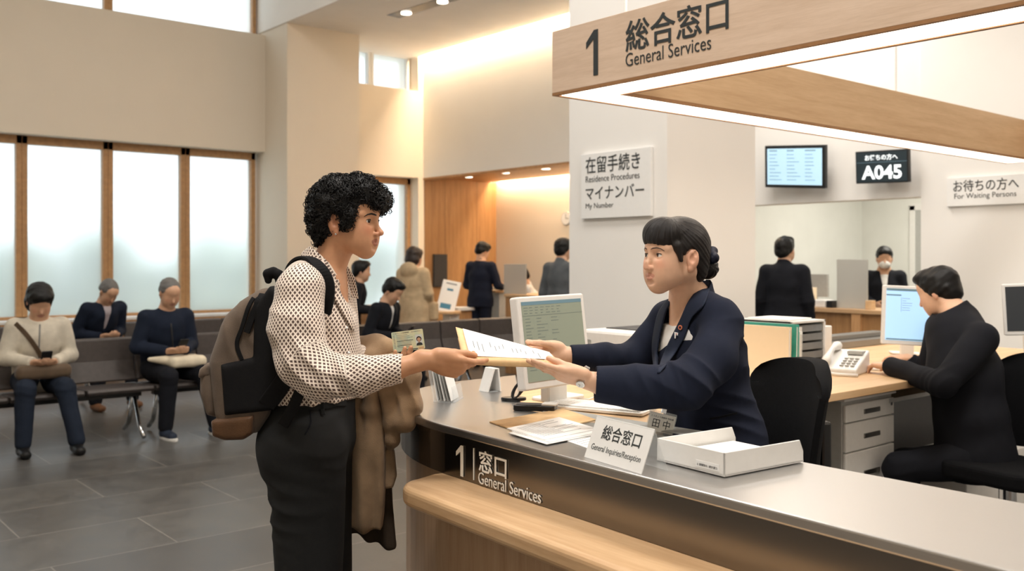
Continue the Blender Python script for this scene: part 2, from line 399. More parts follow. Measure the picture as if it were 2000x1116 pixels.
# ------------------------------------------------------------------ camera
cd = bpy.data.cameras.new('camera'); cam = bpy.data.objects.new('camera', cd); COL.objects.link(cam); SC.camera = cam
cam.location = (0, 0, CH); cam.rotation_euler = (PI / 2, 0, math.radians(-40)); cd.sensor_width = 36; cd.lens = 36 * FOC / 2000
cd.shift_y = (HOR - 558) / 2000; cd.clip_start = .05
cd.dof.use_dof = True; cd.dof.focus_distance = 2.55; cd.dof.aperture_fstop = 4.5
SC.view_settings.view_transform = 'Standard'; SC.view_settings.look = 'None'; SC.view_settings.gamma = 1; SC.view_settings.use_curve_mapping = False
SC.view_settings.exposure = 0
def pX(u, v, X):
    r = FW + RT * ((u - 1000) / FOC); return P(u, v, X / r.x)
def pY(u, v, Y):
    r = FW + RT * ((u - 1000) / FOC); return P(u, v, Y / r.y)
FX = lambda o: frame(o, (0, -1, 0), (0, 0, 1))          # writing on a face that looks towards -X
def one(M, w, h, mat, par, depth=.0012):
    """the numeral 1 as a polygon"""
    pts = [(w * .62, 0), (w, 0), (w, h), (w * .66, h), (0, h * .76), (0, h * .62), (w * .62, h * .80)]
    return MB().prism(pts, 0, depth, M).build('lettering', mat, par)
def textX(body, u0, u1, v0, X, par, mat='letter_dark', v1=None, weight=.012, name='lettering', ul=None):
    """writing from pixel column u0 to u1 with its foot at v0 on the plane x = X"""
    o = pX(u0, v0, X); w = abs(o.y - pX(u1, v0, X).y)
    h = None if v1 is None else (pX(u0, v1, X).z - o.z)
    return text(body, w, FX(o), mat, par, name, h, weight=weight)
# ------------------------------------------------------------------ hanging sign frame over the counter
X0, Y0 = 2.836, 3.103; BZ0, BZ1 = 2.170, 2.456; X1, Y1 = 7.5, -1.6; BW = .23
r = empty('hanging_sign', (X0 + 2.3, Y0 - 2.3, BZ0), 'big suspended oak light frame with service lettering above the counter', 'hanging sign')
def beam(name, x0, x1, y0, y1, mat):
    t = .012
    b = MB().box(x0, x1, y0, y1, BZ0 + .012, BZ1)
    return b.build(name, mat, r, bevel=.002)
beam('front_beam', X0, X0 + BW, Y1, Y0, 'sign_wood')
beam('side_beam', X0 + BW + .001, X1, Y0 - BW, Y0, 'sign_wood_x')
beam('rear_beam', X1 - BW, X1, Y1, Y0 - BW - .001, 'sign_wood')
beam('near_beam', X0 + BW + .001, X1 - BW - .001, Y1, Y1 + BW, 'sign_wood_x')
l = MB(); e = .02
l.box(X0, X0 + e, Y1, Y0, BZ0, BZ0 + .012).box(X0 + e, X1, Y0 - e, Y0, BZ0, BZ0 + .012).box(X1 - e, X1, Y1, Y0 - e, BZ0, BZ0 + .012).box(X0 + e, X1 - e, Y1, Y1 + e, BZ0, BZ0 + .012)
a = BW - e
l.box(X0 + a, X0 + BW, Y1 + a, Y0 - a, BZ0, BZ0 + .012).box(X0 + BW, X1 - a, Y0 - BW, Y0 - a, BZ0, BZ0 + .012).box(X1 - BW, X1 - a, Y1 + a, Y0 - BW, BZ0, BZ0 + .012).box(X0 + BW, X1 - BW, Y1 + a, Y1 + BW, BZ0, BZ0 + .012)
l.build('edge_trim', 'frame_wood_dark', r)
e += .004; a -= .004
l = MB().box(X0 + e, X0 + a, Y1 + e, Y0 - e, BZ0 + .003, BZ0 + .011).box(X0 + a, X1 - a, Y0 - a, Y0 - e, BZ0 + .003, BZ0 + .011).box(X1 - a, X1 - e, Y1 + e, Y0 - e, BZ0 + .003, BZ0 + .011).box(X0 + a, X1 - a, Y1 + e, Y1 + a, BZ0 + .003, BZ0 + .011)
l.build('light_strip', 'led_white', r)
MB().box(X0 + .05, X0 + .17, Y1 + .3, Y0 - .5, BZ1, BZ1 + .008).build('added_uplight_strip', 'fill_glow', r)  # uplight added on top of the sign frame to brighten the ceilings
area('ceiling_fill', (X0 + .11, (Y0 + Y1) / 2, BZ1 + .02), (.12, 3.6), 42, (1, .94, .86), (PI, 0, 0))
for (x, y) in ((X0 + .1, Y0 - .35), (onY(1750, Y0 - .1), Y0 - .1), (X0 + .1, -.4)):
    MB().tube([(x, y, BZ1), (x, y, ZC if x > XC0 else ZH)], .006, 8).build('cable', 'white_plastic', r)
xs_ = X0 - .0015
o = pX(1145, 151, xs_); one(FX(o), o.y - pX(1168, 151, xs_).y, .193, 'letter_dark', r)
textX('総合窓口', 1222, 1423, 103, xs_, r, v1=42, weight=.012)
textX('General Services', 1222, 1389, 131, xs_, r, v1=105, weight=-.004)
# ------------------------------------------------------------------ wall signs and screens
o = empty('wall_sign', pX(1202, 425, px0), 'white square sign on the pale pillar reading 在留手続き and マイナンバー', 'sign')
c0 = pX(1135, 428, px0 - .03); c1 = pX(1271, 286, px0 - .03)
MB().box(px0 - .03, px0 - .002, c1.y, c0.y, c0.z, c1.z).build('board', 'sign_white', o, bevel=.003)
xs_ = px0 - .0315
for (b_, u0, u1, v0, v1, w_) in (('在留手続き', 1144, 1250, 340, 308, .006), ('Residence Procedures', 1144, 1249, 357, 345, -.006), ('マイナンバー', 1144, 1258, 391, 366, .006), ('My Number', 1144, 1198, 411, 398, -.006)):
    textX(b_, u0, u1, v0, xs_, o, v1=v1, weight=w_)
XP = XB - .06
o = empty('wall_sign', pX(1920, 405, XP), 'wide white sign on the right wall reading お待ちの方へ', 'sign')
c0 = pX(1849, 404, XP - .03); c1 = pX(2012, 338, XP - .03)
MB().box(XP - .03, XP - .002, c1.y, c0.y, c0.z, c1.z).build('board', 'sign_white', o, bevel=.003)
textX('お待ちの方へ', 1862, 1990, 376, XP - .0315, o, v1=353, weight=.004)
textX('For Waiting Persons', 1864, 1985, 392, XP - .0315, o, v1=379, weight=-.006)
def screen(u0, u1, v0, v1, d0, tilt, roll, label, cat, name, thick=.05):
    """a flat screen on the header wall; u,v of its corners, tilted down by tilt"""
    a = pX(u0, v1, XB - .18); b = pX(u1, v0, XB - .18); w = a.y - b.y; h = b.z - a.z
    c = Vector((XB - .18, (a.y + b.y) / 2, (a.z + b.z) / 2))
    R = Euler((0, 0, 0)).to_matrix()
    ex = Vector((0, -1, 0)); ey = Vector((-math.sin(tilt), 0, math.cos(tilt)))
    M = frame(c, ex, ey) @ Matrix.Rotation(roll, 4, 'Z')
    e = empty(name, c, label, cat)
    MB().box(-w / 2, w / 2, -h / 2, h / 2, -thick, 0, M).build('housing', 'black_plastic', e, bevel=.006)
    q = c + Vector((.12, 0, 0)); MB().box(q.x - .07, XB - .001, q.y - .06, q.y + .06, q.z - .06, q.z + .06).build('bracket', 'dark_grey', e)
    return e, M, w, h
emis('screen_pale', (170, 204, 222), .75); emis('screen_dark', (24, 38, 44), .5); emis('screen_text', (235, 242, 245), 1.0); emis('screen_line', (120, 150, 165), .6)
e, M, w, h = screen(1494, 1611, 278, 371, 0, .12, -.075, 'pale blue information screen hung high over the staff room opening', 'screen', 'information_screen')
MB().box(-w / 2 + .03, w / 2 - .03, -h / 2 + .03, h / 2 - .03, .0005, .002, M).build('display', 'screen_pale', e)
l = MB()
for k in range(9):
    y = h * .36 - k * h * .085
    for j in range(3):
        x0 = -w * .42 + j * w * .3; l.box(x0, x0 + w * random.uniform(.1, .24), y, y + (.007 if k else .014), .002, .0026, M)
l.build('display_text', 'screen_line', e)
e, M, w, h = screen(1671, 1774, 289, 361, 0, .1, -.03, 'black ticket number display showing A045', 'display', 'number_display')
MB().box(-w / 2 + .012, w / 2 - .012, -h / 2 + .012, h / 2 - .012, .0005, .002, M).build('display', 'screen_dark', e)
MB().box(-w / 2 + .012, w / 2 - .012, h * .14, h * .147, .002, .003, M).build('divider', 'screen_line', e)
text('お待ちの方へ', w * .62, M @ Matrix.Translation((0, h * .2, .002)), 'screen_text', e, height=h * .18, align='CENTER', weight=.02)
text('A045', w * .76, M @ Matrix.Translation((0, -h * .38, .002)), 'screen_text', e, height=h * .43, align='CENTER', weight=.03)
# ------------------------------------------------------------------ counter
def counter_outline(off, x1=None):
    """front line of the counter from the near end round to the far end, moved inwards by off"""
    pts = [(1.385 + off, -.6), (1.425 + off, .6), (1.465 + off, 1.4), (1.50 + off, 2.0)]
    for i in range(1, 17):
        a = math.radians(180 - 90 * i / 16); ca, sa = math.cos(a), math.sin(a)
        p_ = .92
        pts.append((2.16 + (.66 - off) * -abs(ca) ** p_, 2.0 + (.79 - off) * abs(sa) ** p_))
    return pts
cnt = empty('service_counter', (1.9, 1.6, 0), 'curved service counter with steel top, steel band and wooden front', 'counter')
inner = [(2.36, 2.79), (1.90, 2.22), (1.84, 2.14), (1.84, -.6)]
top = MB().prism(counter_outline(0) + inner, .978, 1.0).build('steel_top', 'steel', cnt, bevel=.004)
MB().prism(counter_outline(.014) + [(2.35, 2.776), (1.89, 2.21), (1.83, 2.13), (1.83, -.58)], .864, .977).build('steel_band', 'steel_band', cnt)
MB().prism(counter_outline(.03) + [(2.33, 2.76), (1.87, 2.19), (1.81, 2.11), (1.81, -.56)], .0, .8635).build('wooden_body', 'oak_cladding', cnt)
for k in range(7):
    y = 1.86 - .42 * k; x = 1.50 + .03 + (y - 2.0) * .0455
    MB().box(x - .001, x + .003, y - .002, y + .002, 0, .81).build('panel_joint', 'dark_grey', cnt)
# rounded wooden ledge
lx = lambda y: 1.345 + (y - 2.0) * .055
pts = [(lx(-.6), -.6), (lx(.6), .6), (lx(1.4), 1.4), (lx(1.98), 1.98)] + [(lx(2) + .085 - .085 * math.cos(math.radians(a)) , 2.0 + .105 * math.sin(math.radians(a))) for a in range(10, 91, 10)] + [(1.50, 2.125), (1.62, 2.10), (1.60, -.6)]
MB().prism(pts, .812, .8625).build('wooden_ledge', 'oak_y', cnt, bevel=.016, seg=4)
xb = lambda y: 1.464 + .014 + (y - 1.4) * .0583
def bandtext(body, u0, u1, v0, v1, weight):
    a = pX(u0, v0, 1.51); b = pX(u1, v0, 1.49)
    o = Vector((xb(a.y) - .0012, a.y, a.z)); q = Vector((xb(b.y) - .0012, b.y, a.z))
    h = pX(u0, v1, 1.51).z - a.z
    return text(body, (q - o).length, frame(o, q - o, (0, 0, 1)), 'letter_white', cnt, 'band_lettering', h, depth=.0012, weight=weight)
a = pX(889, 928, 1.51); b = pX(904, 928, 1.51)
one(frame((xb(a.y) - .0012, a.y, a.z), (xb(b.y) - xb(a.y), b.y - a.y, 0), (0, 0, 1)), a.y - b.y, pX(889, 868, 1.51).z - a.z, 'letter_white', cnt)
bandtext('窓口', 937, 983, 920, 878, .01)
bandtext('General Services', 936, 1055, 944, 921, -.004)
a = pX(922, 938, 1.505)
MB().box(xb(a.y) - .0012, xb(a.y) + .001, a.y - .0012, a.y + .0012, .872, .955).build('band_rule', 'letter_white', cnt)
# staff side worktop, a little lower
wt = empty('staff_worktop', (2.3, 2.3, 0), 'pale wooden worktop behind the curved end of the steel counter', 'worktop')
MB().prism([(1.845, 1.84), (1.845, 2.135), (1.905, 2.215), (2.365, 2.785), (3.0, 2.785), (3.0, 1.95), (2.2, 1.84)], .93, .958).build('top', 'birch', wt, bevel=.003)
MB().box(2.4, 2.96, 2.74, 2.76, 0, .929).build('panel', 'white_plastic', wt); MB().box(2.96, 2.98, 2.0, 2.76, 0, .929).build('panel', 'white_plastic', wt)
ZT = 1.0005; ZD = .9585
# ------------------------------------------------------------------ things on the counter
# acrylic leaflet holder
c = rayZ(876, 782, ZT); r = empty('leaflet_holder', (c.x, c.y, ZT), 'clear acrylic leaflet holder on the curved end of the steel counter', 'leaflet holder')
B = frame(c, RT * .96 + FW * .30, FW * .96 - RT * .30) # x to the right, y away, z up
lean = Matrix.Rotation(math.radians(-14), 4, 'X')
def slab(w, h, t, x=0, y=0, z=0, M=B): return MB().box(x - w / 2, x + w / 2, y - t / 2, y + t / 2, z, z + h, M)
Mh = B @ Matrix.Rotation(math.radians(62), 4, 'Z')
MB().box(-.055, .055, -.035, .035, 0, .003, Mh).build('base', 'acrylic', r)
MB().box(-.055, .055, -.002, .002, 0, .125, Mh @ Matrix.Translation((0, .032, 0)) @ Matrix.Rotation(math.radians(-10), 4, 'X')).build('back_panel', 'acrylic', r)
MB().box(-.055, .055, -.002, .002, 0, .05, Mh @ Matrix.Translation((0, -.033, 0)) @ Matrix.Rotation(math.radians(-10), 4, 'X')).build('front_panel', 'acrylic', r)
for k in range(5):
    o = MB().box(-.048, .048, -.0009, .0009, .004, .118 - .003 * k, Mh @ Matrix.Translation((0, .022 - .011 * k, 0)) @ Matrix.Rotation(math.radians(-11 - k), 4, 'X')).build('leaflet', 'paper' if k % 2 == 0 else 'grey_plastic')
    tag(o, 'thin leaflet standing in the clear acrylic holder', 'leaflet', 'leaflets in the acrylic holder')
# small white card stand
c = rayZ(955, 764, ZT); r = empty('card_stand', (c.x, c.y, ZT), 'small white folded card stand on the steel counter', 'card stand')
Mc = frame(c, -FW * .75 + RT * .66, (0, 0, 1)) ; Mc = frame(c, FW * .55 + RT * .83, (0, 0, 1))
MB().prism([(-.022, 0), (.030, 0), (.022, .078), (.004, .078)], -.028, -.024, Mc).prism([(-.024, 0), (-.018, 0), (.008, .078), (.002, .078)], -.028, .028, Mc).prism([(.026, 0), (.032, 0), (.024, .078), (.004, .0785), (.004, .075), (.018, .075)], -.028, .028, Mc).build('stand', 'white_plastic', r, bevel=.001)
MB().box(.010, .021, .012, .040, -.0295, -.0282, Mc).build('slot', 'grey_plastic', r)
MB().cyl((c.x, c.y), .034, ZT, ZT + .002, 24).build('base', 'acrylic', r)
# black tray with a coiled black cable
c = rayZ(1000, 784, ZT); c.z = ZT
r = empty('cable_tray', c, 'black oval tray left of the monitor, open', 'tray')
Mt = frame(c + Vector((.015, .01, 0)), RT, FW)
MB().prism([(.040 * math.cos(a * PI / 12), .024 * math.sin(a * PI / 12)) for a in range(24)], 0, .010, Mt).build('tray', 'black_plastic', r, bevel=.003)
def coil(seed, n, R, c0):
    rd = random.Random(seed); pts = []
    for i in range(n * 14):
        a = i / 14 * 2 * PI
        rr = R * (1 + .3 * math.sin(i * .23 + seed))
        q = c0 + RT * (rr * math.cos(a) * .7 + .004 * math.sin(i * .5)) + FW * (rr * .4 * math.sin(a)) + Vector((0, 0, .036 + .026 * math.sin(a + .5 + .15 * i / 14)))
        pts.append(q)
    return pts
o = MB().tube(coil(1, 5, .022, c + RT * .02), .0028, 6).build('coiled_cable', 'black_plastic', smooth=True)
tag(o, 'loose black cable coiled up on the black tray', 'cable')
c = rayZ(1046, 802, ZT); c.z = ZT
Mt = frame(c + RT * .0 + FW * .01, RT * .97 - FW * .24, FW * .97 + RT * .24)
r = empty('card_reader', c, 'flat black card reader with a white flap beside the keyboard', 'card reader')
MB().prism(rrect(-.062, .062, -.03, .03, .008), 0, .016, Mt).build('body', 'black_plastic', r, bevel=.003)
MB().prism(rrect(-.055, .02, -.022, .022, .005), .0162, .0175, Mt).build('glass', 'dark_grey', r)
MB().prism(rrect(.022, .066, -.024, .022, .004), .0165, .0215, Mt).build('flap', 'white_plastic', r, bevel=.001)
# monitor on the counter
def monitor(label, corners, d0, d1, thick, disp, base_uv, zb, name='computer_monitor', lines=None, standw=.07):
    """corners: pixel tl, tr, br, bl; the left edge stands at depth d0, the right one at d1"""
    (u0, v0), (u1, v1), (u2, v2), (u3, v3) = corners
    tl = P(u0, v0, d0); bl = P(u3, v3, d0 - .02)
    tr = P(u1, v1, d1)
    ex = (tr - tl); ey = (tl - bl); w = ex.length; h = ey.length
    M = frame(bl, ex, ey)
    base = rayZ(base_uv[0], base_uv[1], zb); base.z = zb
    e = empty(name, base, label, 'monitor')
    MB().prism(rrect(0, w, 0, h, .008), -thick, 0, M).build('housing', 'white_plastic', e, bevel=.005)
    MB().box(w * .18, w * .82, h * .15, h * .85, -thick - .03, -thick, M).build('rear_shell', 'white_plastic', e, bevel=.012)
    bz = w * .055
    MB().box(bz, w - bz, bz * 1.5, h - bz, .0004, .0015, M).build('display', disp, e)
    if lines:
        l = MB(); l2 = MB(); W, H = w - 2 * bz, h - 2.5 * bz; ox, oy = bz, bz * 1.5
        l2.box(ox, ox + W, oy + H * .955, oy + H, .0016, .002, M)
        if lines == 1:
            for k in range(3):
                for j in range(7): l.box(ox + W * (.03 + .09 * j), ox + W * (.03 + .09 * j + random.uniform(.03, .07)), oy + H * (.92 - .035 * k), oy + H * (.927 - .035 * k), .0016, .002, M)
            l.box(ox, ox + W, oy + H * .82, oy + H * .825, .0016, .002, M)
            for k in range(17):
                y = oy + H * (.78 - .04 * k)
                l.box(ox + W * .04, ox + W * random.uniform(.1, .16), y, y + H * .007, .0016, .002, M)
                if k < 12:
                    l.box(ox + W * .22, ox + W * random.uniform(.27, .4), y, y + H * .007, .0016, .002, M)
                if k in (0, 1, 4, 5, 7): l.box(ox + W * .46, ox + W * random.uniform(.52, .66), y, y + H * .007, .0016, .002, M)
        else:
            l2.box(ox, ox + W * .3, oy + H * .86, oy + H * .885, .0016, .002, M)
            MB().box(ox + W * .02, ox + W * .98, oy + H * .01, oy + H * .035, .0016, .002, M).build('task_bar', 'screen_bar', e)
            l.box(ox + W * .3, ox + W * .305, oy + H * .55, oy + H * .83, .0016, .002, M)
            for k in range(6): l.box(ox + W * .32, ox + W * random.uniform(.4, .55), oy + H * (.81 - .045 * k), oy + H * (.816 - .045 * k), .0016, .002, M)
        l.build('display_text', 'screen_ink', e); l2.build('display_bar' if lines == 1 else 'display_controls', 'screen_bar', e)
    # stand
    mid = M @ Vector((w * .5, h * .1, -thick - .012))
    b2 = Vector((base.x, base.y, zb))
    MB().prism(rrect(-.085, .085, -.05, .06, .02), 0, .012, frame(b2, ex, Vector((0, 0, 1)).cross(ex))).build('base', 'white_plastic', e, bevel=.004)
    q = Vector((mid.x, mid.y, 0)); 
    MB().box(-standw / 2, standw / 2, -.02, .02, .012, mid.z - zb + .05, frame(Vector((mid.x * .5 + b2.x * .5, mid.y * .5 + b2.y * .5, zb)), ex, Vector((0, 0, 1)).cross(ex))).build('neck', 'white_plastic', e, bevel=.006)
    return e, M, w, h
emis('screen_green', (124, 130, 114), .5); emis('screen_ink', (96, 104, 98), .5); emis('screen_bar', (92, 118, 128), .5)
e, M, w, h = monitor('white framed computer monitor with a grey-green form on the counter', [(1006, 581), (1137, 573), (1158, 740), (1026, 765)], 2.92, 3.12, .035, 'screen_green', (1092, 780), ZD, lines=1, standw=.09)
# keyboard
def keyboard(label, c, ex, L=.36, D=.13, rows=5, cols=15, tilt=.03):
    M = frame(c, ex, Vector((0, 0, 1)).cross(ex)) @ Matrix.Rotation(tilt, 4, 'X')
    e = empty('keyboard', c, label, 'keyboard')
    MB().prism(rrect(-L / 2, L / 2, -D / 2, D / 2, .008), .004, .014, M).build('body', 'white_plastic', e, bevel=.002)
    k = MB(); kw = (L - .03) / cols; kd = (D - .024) / rows
    for i in range(rows):
        for j in range(cols):
            if i == 0 and 4 <= j <= 8:
                if j == 4: x0 = -L / 2 + .015 + 4 * kw; k.box(x0 + .001, x0 + 5 * kw - .001, -D / 2 + .012, -D / 2 + .012 + kd - .002, .014, .019, M)
                continue
            x0 = -L / 2 + .015 + j * kw; y0 = -D / 2 + .012 + i * kd
            k.box(x0 + .001, x0 + kw - .001, y0 + .001, y0 + kd - .001, .014, .0195, M)
    tag(k.build('keys', 'sign_white', e, bevel=.001, seg=1), kind='stuff')
    return e
c = rayZ(1168, 801, ZD); c.z = ZD
keyboard('white keyboard on the worktop under the clerk\'s sleeve', c, RT * .85 - FW * .5)
# white cable behind the keyboard
pts = [rayZ(u, v, ZD + .004) for (u, v) in ((1098, 752), (1108, 768), (1125, 778), (1150, 780), (1165, 774))]
tag(MB().tube([pts[0] + Vector((0, 0, .04))] + pts, .0022, 6).build('thin_cable', 'white_plastic', smooth=True), 'thin white cable behind the keyboard', 'cable')
# papers on the steel top
def sheet(quad, z, t, name, mat, label, cat, n=1, group=None, par=None, lines=0, ink='ink'):
    q = [rayZ(u, v, z) for (u, v) in quad]
    b = MB().prism([(p.x, p.y) for p in q], z, z + t)
    o = b.build(name, mat, par)
    if label: tag(o, label, cat, group)
    if lines:
        l = MB()
        for k in range(lines):
            f = .12 + .76 * k / lines
            a = q[0].lerp(q[3], f); c = q[1].lerp(q[2], f); a2 = a.lerp(c, .1); c2 = a.lerp(c, random.choice((.5, .8, .9, .86)))
            d_ = (q[3] - q[0]).normalized() * .0018
            l.prism([(a2.x, a2.y), (c2.x, c2.y), ((c2 + d_).x, (c2 + d_).y), ((a2 + d_).x, (a2 + d_).y)], z + t, z + t + .0003)
        l.build('print', ink, o)
    return o
sheet([(956, 826), (1100, 800), (1165, 822), (1030, 850)], ZT, .003, 'manila_envelope', 'manila', 'tan envelope lying flat on the steel counter under papers', 'envelope')
sheet([(1105, 862), (1152, 850), (1230, 876), (1185, 890)], ZT, .002, 'paper_sheet', 'paper', 'loose sheet lying under the name stand on the counter', 'paper', lines=8)
for k, (dx, dy, lab) in enumerate(((0, 5, 'bottom white form of the pile on the tan envelope'), (5, 1, 'middle white form of the pile on the tan envelope'), (-4, -4, 'top printed form of the pile on the tan envelope'))):
    sheet([(994 + dx, 842 + dy), (1096 + dx, 820 + dy), (1172 + dx, 843 + dy), (1068 + dx, 864 + dy)], ZT + .0032 + .002 * k, .0016, 'paper_form', 'paper', lab, 'paper', group='forms on the envelope', lines=14 if k == 2 else 0)
sheet([(1058, 806), (1078, 798), (1400, 848), (1385, 858)], ZT, .002, 'grey_mat', 'grey_plastic', 'long grey strip along the staff edge of the counter', 'mat')
# tent name stand
a = rayZ(1141, 893, ZT); b = rayZ(1252, 927, ZT); a.z = b.z = ZT
ex = (b - a); w = ex.length; ey = Vector((0, 0, 1)).cross(ex).normalized()
h = .098; tl = math.radians(22)
e = empty('name_stand', (a + b) / 2, 'white folded stand reading 総合窓口 General Inquiries/Reception on the counter', 'sign stand')
Mf = frame(a, ex, ey * math.sin(tl) + Vector((0, 0, math.cos(tl))))
MB().box(0, w, 0, h, -.002, 0, Mf).build('front_face', 'sign_white', e)
apex = a + ey * math.sin(tl) * h; rb = a + ey * (2 * math.sin(tl) * h)
Mb = frame(rb, ex, -ey * math.sin(tl) + Vector((0, 0, math.cos(tl))))
MB().box(0, w, 0, h, 0, .002, Mb).build('rear_face', 'acrylic', e)
text('総合窓口', w * .67, Mf @ Matrix.Translation((w * .52, h * .50, 0)), 'letter_dark', e, height=h * .34, align='CENTER', weight=.012, depth=.0005)
text('General Inquiries/Reception', w * .86, Mf @ Matrix.Translation((w * .5, h * .18, 0)), 'letter_dark', e, height=h * .18, align='CENTER', depth=.0005)
# white tray with papers
q = [rayZ(u, v, ZT + .001) for (u, v) in ((1283, 900), (1415, 933), (1577, 905), (1450, 876))]
cx = sum((Vector((p.x, p.y, 0)) for p in q), Vector()) / 4
ex = Vector((q[1].x - q[0].x, q[1].y - q[0].y, 0)); ey = Vector((q[2].x - q[1].x, q[2].y - q[1].y, 0)); W = ex.length; D = (ey - ex.normalized() * ey.dot(ex.normalized())).length
M = frame(Vector((q[0].x, q[0].y, ZT)), ex, ey)
e = empty('document_tray', M @ Vector((W / 2, D / 2, 0)), 'open white document tray with papers on the steel counter', 'tray')
hh = .051
def side(pts, x=None, y=None):
    b = MB()
    n = len(pts)
    if x is not None: vs = [M @ Vector((xx, p[0], p[1])) for xx in x for p in pts]
    else: vs = [M @ Vector((p[0], yy, p[1])) for yy in y for p in pts]
    b.add(vs, [tuple(range(n)), tuple(range(n, 2 * n))[::-1]] + [(i, n + i, n + (i + 1) % n, (i + 1) % n) for i in range(n)])
    return b
MB().box(0, W, 0, D, .002, .006, M).build('bottom', 'white_plastic', e)
prof = [(0, .002), (D, .002), (D, hh * .5), (D - .012, hh), (0, hh)]
side(prof, x=(0, .004)).build('left_side', 'white_plastic', e, bevel=.001)
side(prof, x=(W - .004, W)).build('right_side', 'white_plastic', e, bevel=.001)
side([(0, .002), (W, .002), (W, hh), (0, hh)], y=(0, .004)).build('front_side', 'white_plastic', e, bevel=.001)
MB().box(W * .60, W * .93, -.0008, 0, .010, .024, M).build('label_sticker', 'sign_white', e)
text('E: 書類受付 / 総合窓口', W * .28, M @ frame((W * .62, -.0009, .013), (1, 0, 0), (0, 0, 1)), 'ink_dark', e, depth=.0003)
for k in range(3):
    tag(MB().box(.012, W - .014, .01 + .004 * k, D - .012 - .003 * k, .0065 + .005 * k, .011 + .005 * k, M).build('paper_stack', 'paper'), ['lowest stack of paper in the white document tray', 'middle stack of paper in the white document tray', 'top sheets of paper in the white document tray'][k], 'paper', 'papers in the tray')
# ------------------------------------------------------------------ staff desks behind
DK = .88
e = empty('office_desk', (4.2, 2.8, 0), 'long pale wooden office desk behind the counter, with white legs', 'desk')
MB().box(3.02, 6.3, 2.19, 3.45, DK - .035, DK).build('top', 'birch', e, bevel=.003)
MB().box(3.56, 3.60, 2.25, 3.4, 0, DK - .036).build('leg', 'white_plastic', e); MB().box(3.04, 3.07, 2.25, 3.4, 0, DK - .036).build('leg', 'white_plastic', e); MB().box(6.24, 6.28, 2.25, 3.4, 0, DK - .036).build('leg', 'white_plastic', e)
MB().box(4.3, 6.2, 2.6, 2.62, .35, DK - .04).build('modesty_panel', 'dark_grey', e)
MB().box(4.28, 5.6, 2.3, 2.55, DK - .12, DK - .1).build('drawer_tray', 'grey_plastic', e)
# pedestal
xa, xb_ = onY(1644, 2.32), onY(1741, 2.32)
e = empty('drawer_pedestal', ((xa + xb_) / 2, 2.6, 0), 'white metal drawer pedestal under the office desk', 'drawers')
pz = CH - (785 - HOR) / FOC * (Vector((xa, 2.32)).dot(Vector((FW.x, FW.y))))
MB().box(xa, xb_, 2.32, 2.85, .03, pz).build('body', 'grey_plastic', e, bevel=.004)
MB().box(xa - .01, xb_ + .01, 2.30, 2.86, pz, pz + .012).build('top_plate', 'white_plastic', e, bevel=.003)
zz = pz - .012
for k, hgt in enumerate((.085, .135, .20, .16)):
    f = MB().box(xa + .006, xb_ - .006, 2.303, 2.319, zz - hgt, zz - .006).build('drawer', 'white_plastic', e, bevel=.004)
    MB().box((xa * .64 + xb_ * .36), (xa * .32 + xb_ * .68), 2.298, 2.304, zz - hgt * .55 - .012, zz - hgt * .55 + .010).build('handle', 'grey_metal', f, bevel=.002)
    if k == 0: MB().cyl((0, 0), .008, 0, .004, 16, frame((xb_ - .035, 2.303, zz - .035), (1, 0, 0), (0, 0, 1))).build('lock', 'chrome', f)
    zz -= hgt
# drawer cabinet with letter trays, folders
X_, Y_ = 4.08, 2.71; zc = DK + .255
e = empty('letter_drawer_cabinet', (4.23, 2.88, DK), 'white desktop cabinet with five clear letter drawers on the desk', 'cabinet')
b = MB().box(X_, X_ + .012, Y_, Y_ + .34, DK + .001, zc).box(X_ + .30, X_ + .312, Y_, Y_ + .34, DK + .001, zc).box(X_, X_ + .312, Y_, Y_ + .34, zc - .012, zc).box(X_, X_ + .312, Y_, Y_ + .34, DK + .001, DK + .012).box(X_, X_ + .312, Y_ + .33, Y_ + .34, DK + .001, zc)
b.build('body', 'white_plastic', e, bevel=.002)
for k in range(5):
    z0 = DK + .016 + .0455 * k
    f = MB().box(X_ + .014, X_ + .298, Y_ + .008, Y_ + .012, z0, z0 + .034).box(X_ + .014, X_ + .298, Y_ + .012, Y_ + .32, z0, z0 + .003).build('drawer', 'drawer_grey', e)
    MB().box(X_ + .016, X_ + .105, Y_ + .005, Y_ + .008, z0 + .003, z0 + .026).build('label_card', 'sign_white', f)
tag(MB().prism([(4.10, 2.74), (4.34, 2.76), (4.33, 3.0), (4.11, 2.99)], zc + .001, zc + .008).build('paper_pile', 'paper'), 'flat papers on top of the letter drawer cabinet', 'paper')
for k, (x, y0, y1, z1, m_, lab, cat) in enumerate(((3.74, 2.50, 2.92, .255, 'paper_cream', 'cream file folder standing on the desk in front', 'folder'), (3.78, 2.54, 2.93, .25, 'paper_cream', 'second cream folder standing behind the front one', 'folder'), (3.83, 2.52, 2.93, .262, 'teal', 'teal folder standing beside the cream folders', 'folder'), (3.89, 2.54, 2.93, .225, 'sign_white', 'white binder standing between folders and cabinet', 'binder'))):
    Mx = Matrix.Translation((x, 0, DK)) @ Matrix.Rotation(math.radians(2), 4, 'Y')
    e = empty('file_folder' if k < 3 else 'binder', (x, (y0 + y1) / 2, DK), lab, cat)
    MB().box(0, .004, y0, y1, .001, z1, Mx).box(.018, .022, y0, y1, .001, z1, Mx).build('cover', m_, e, bevel=.001)
    MB().box(.005, .017, y0 + .004, y1 - .006, .002, z1 - .012, Mx).build('pages', 'paper', e)
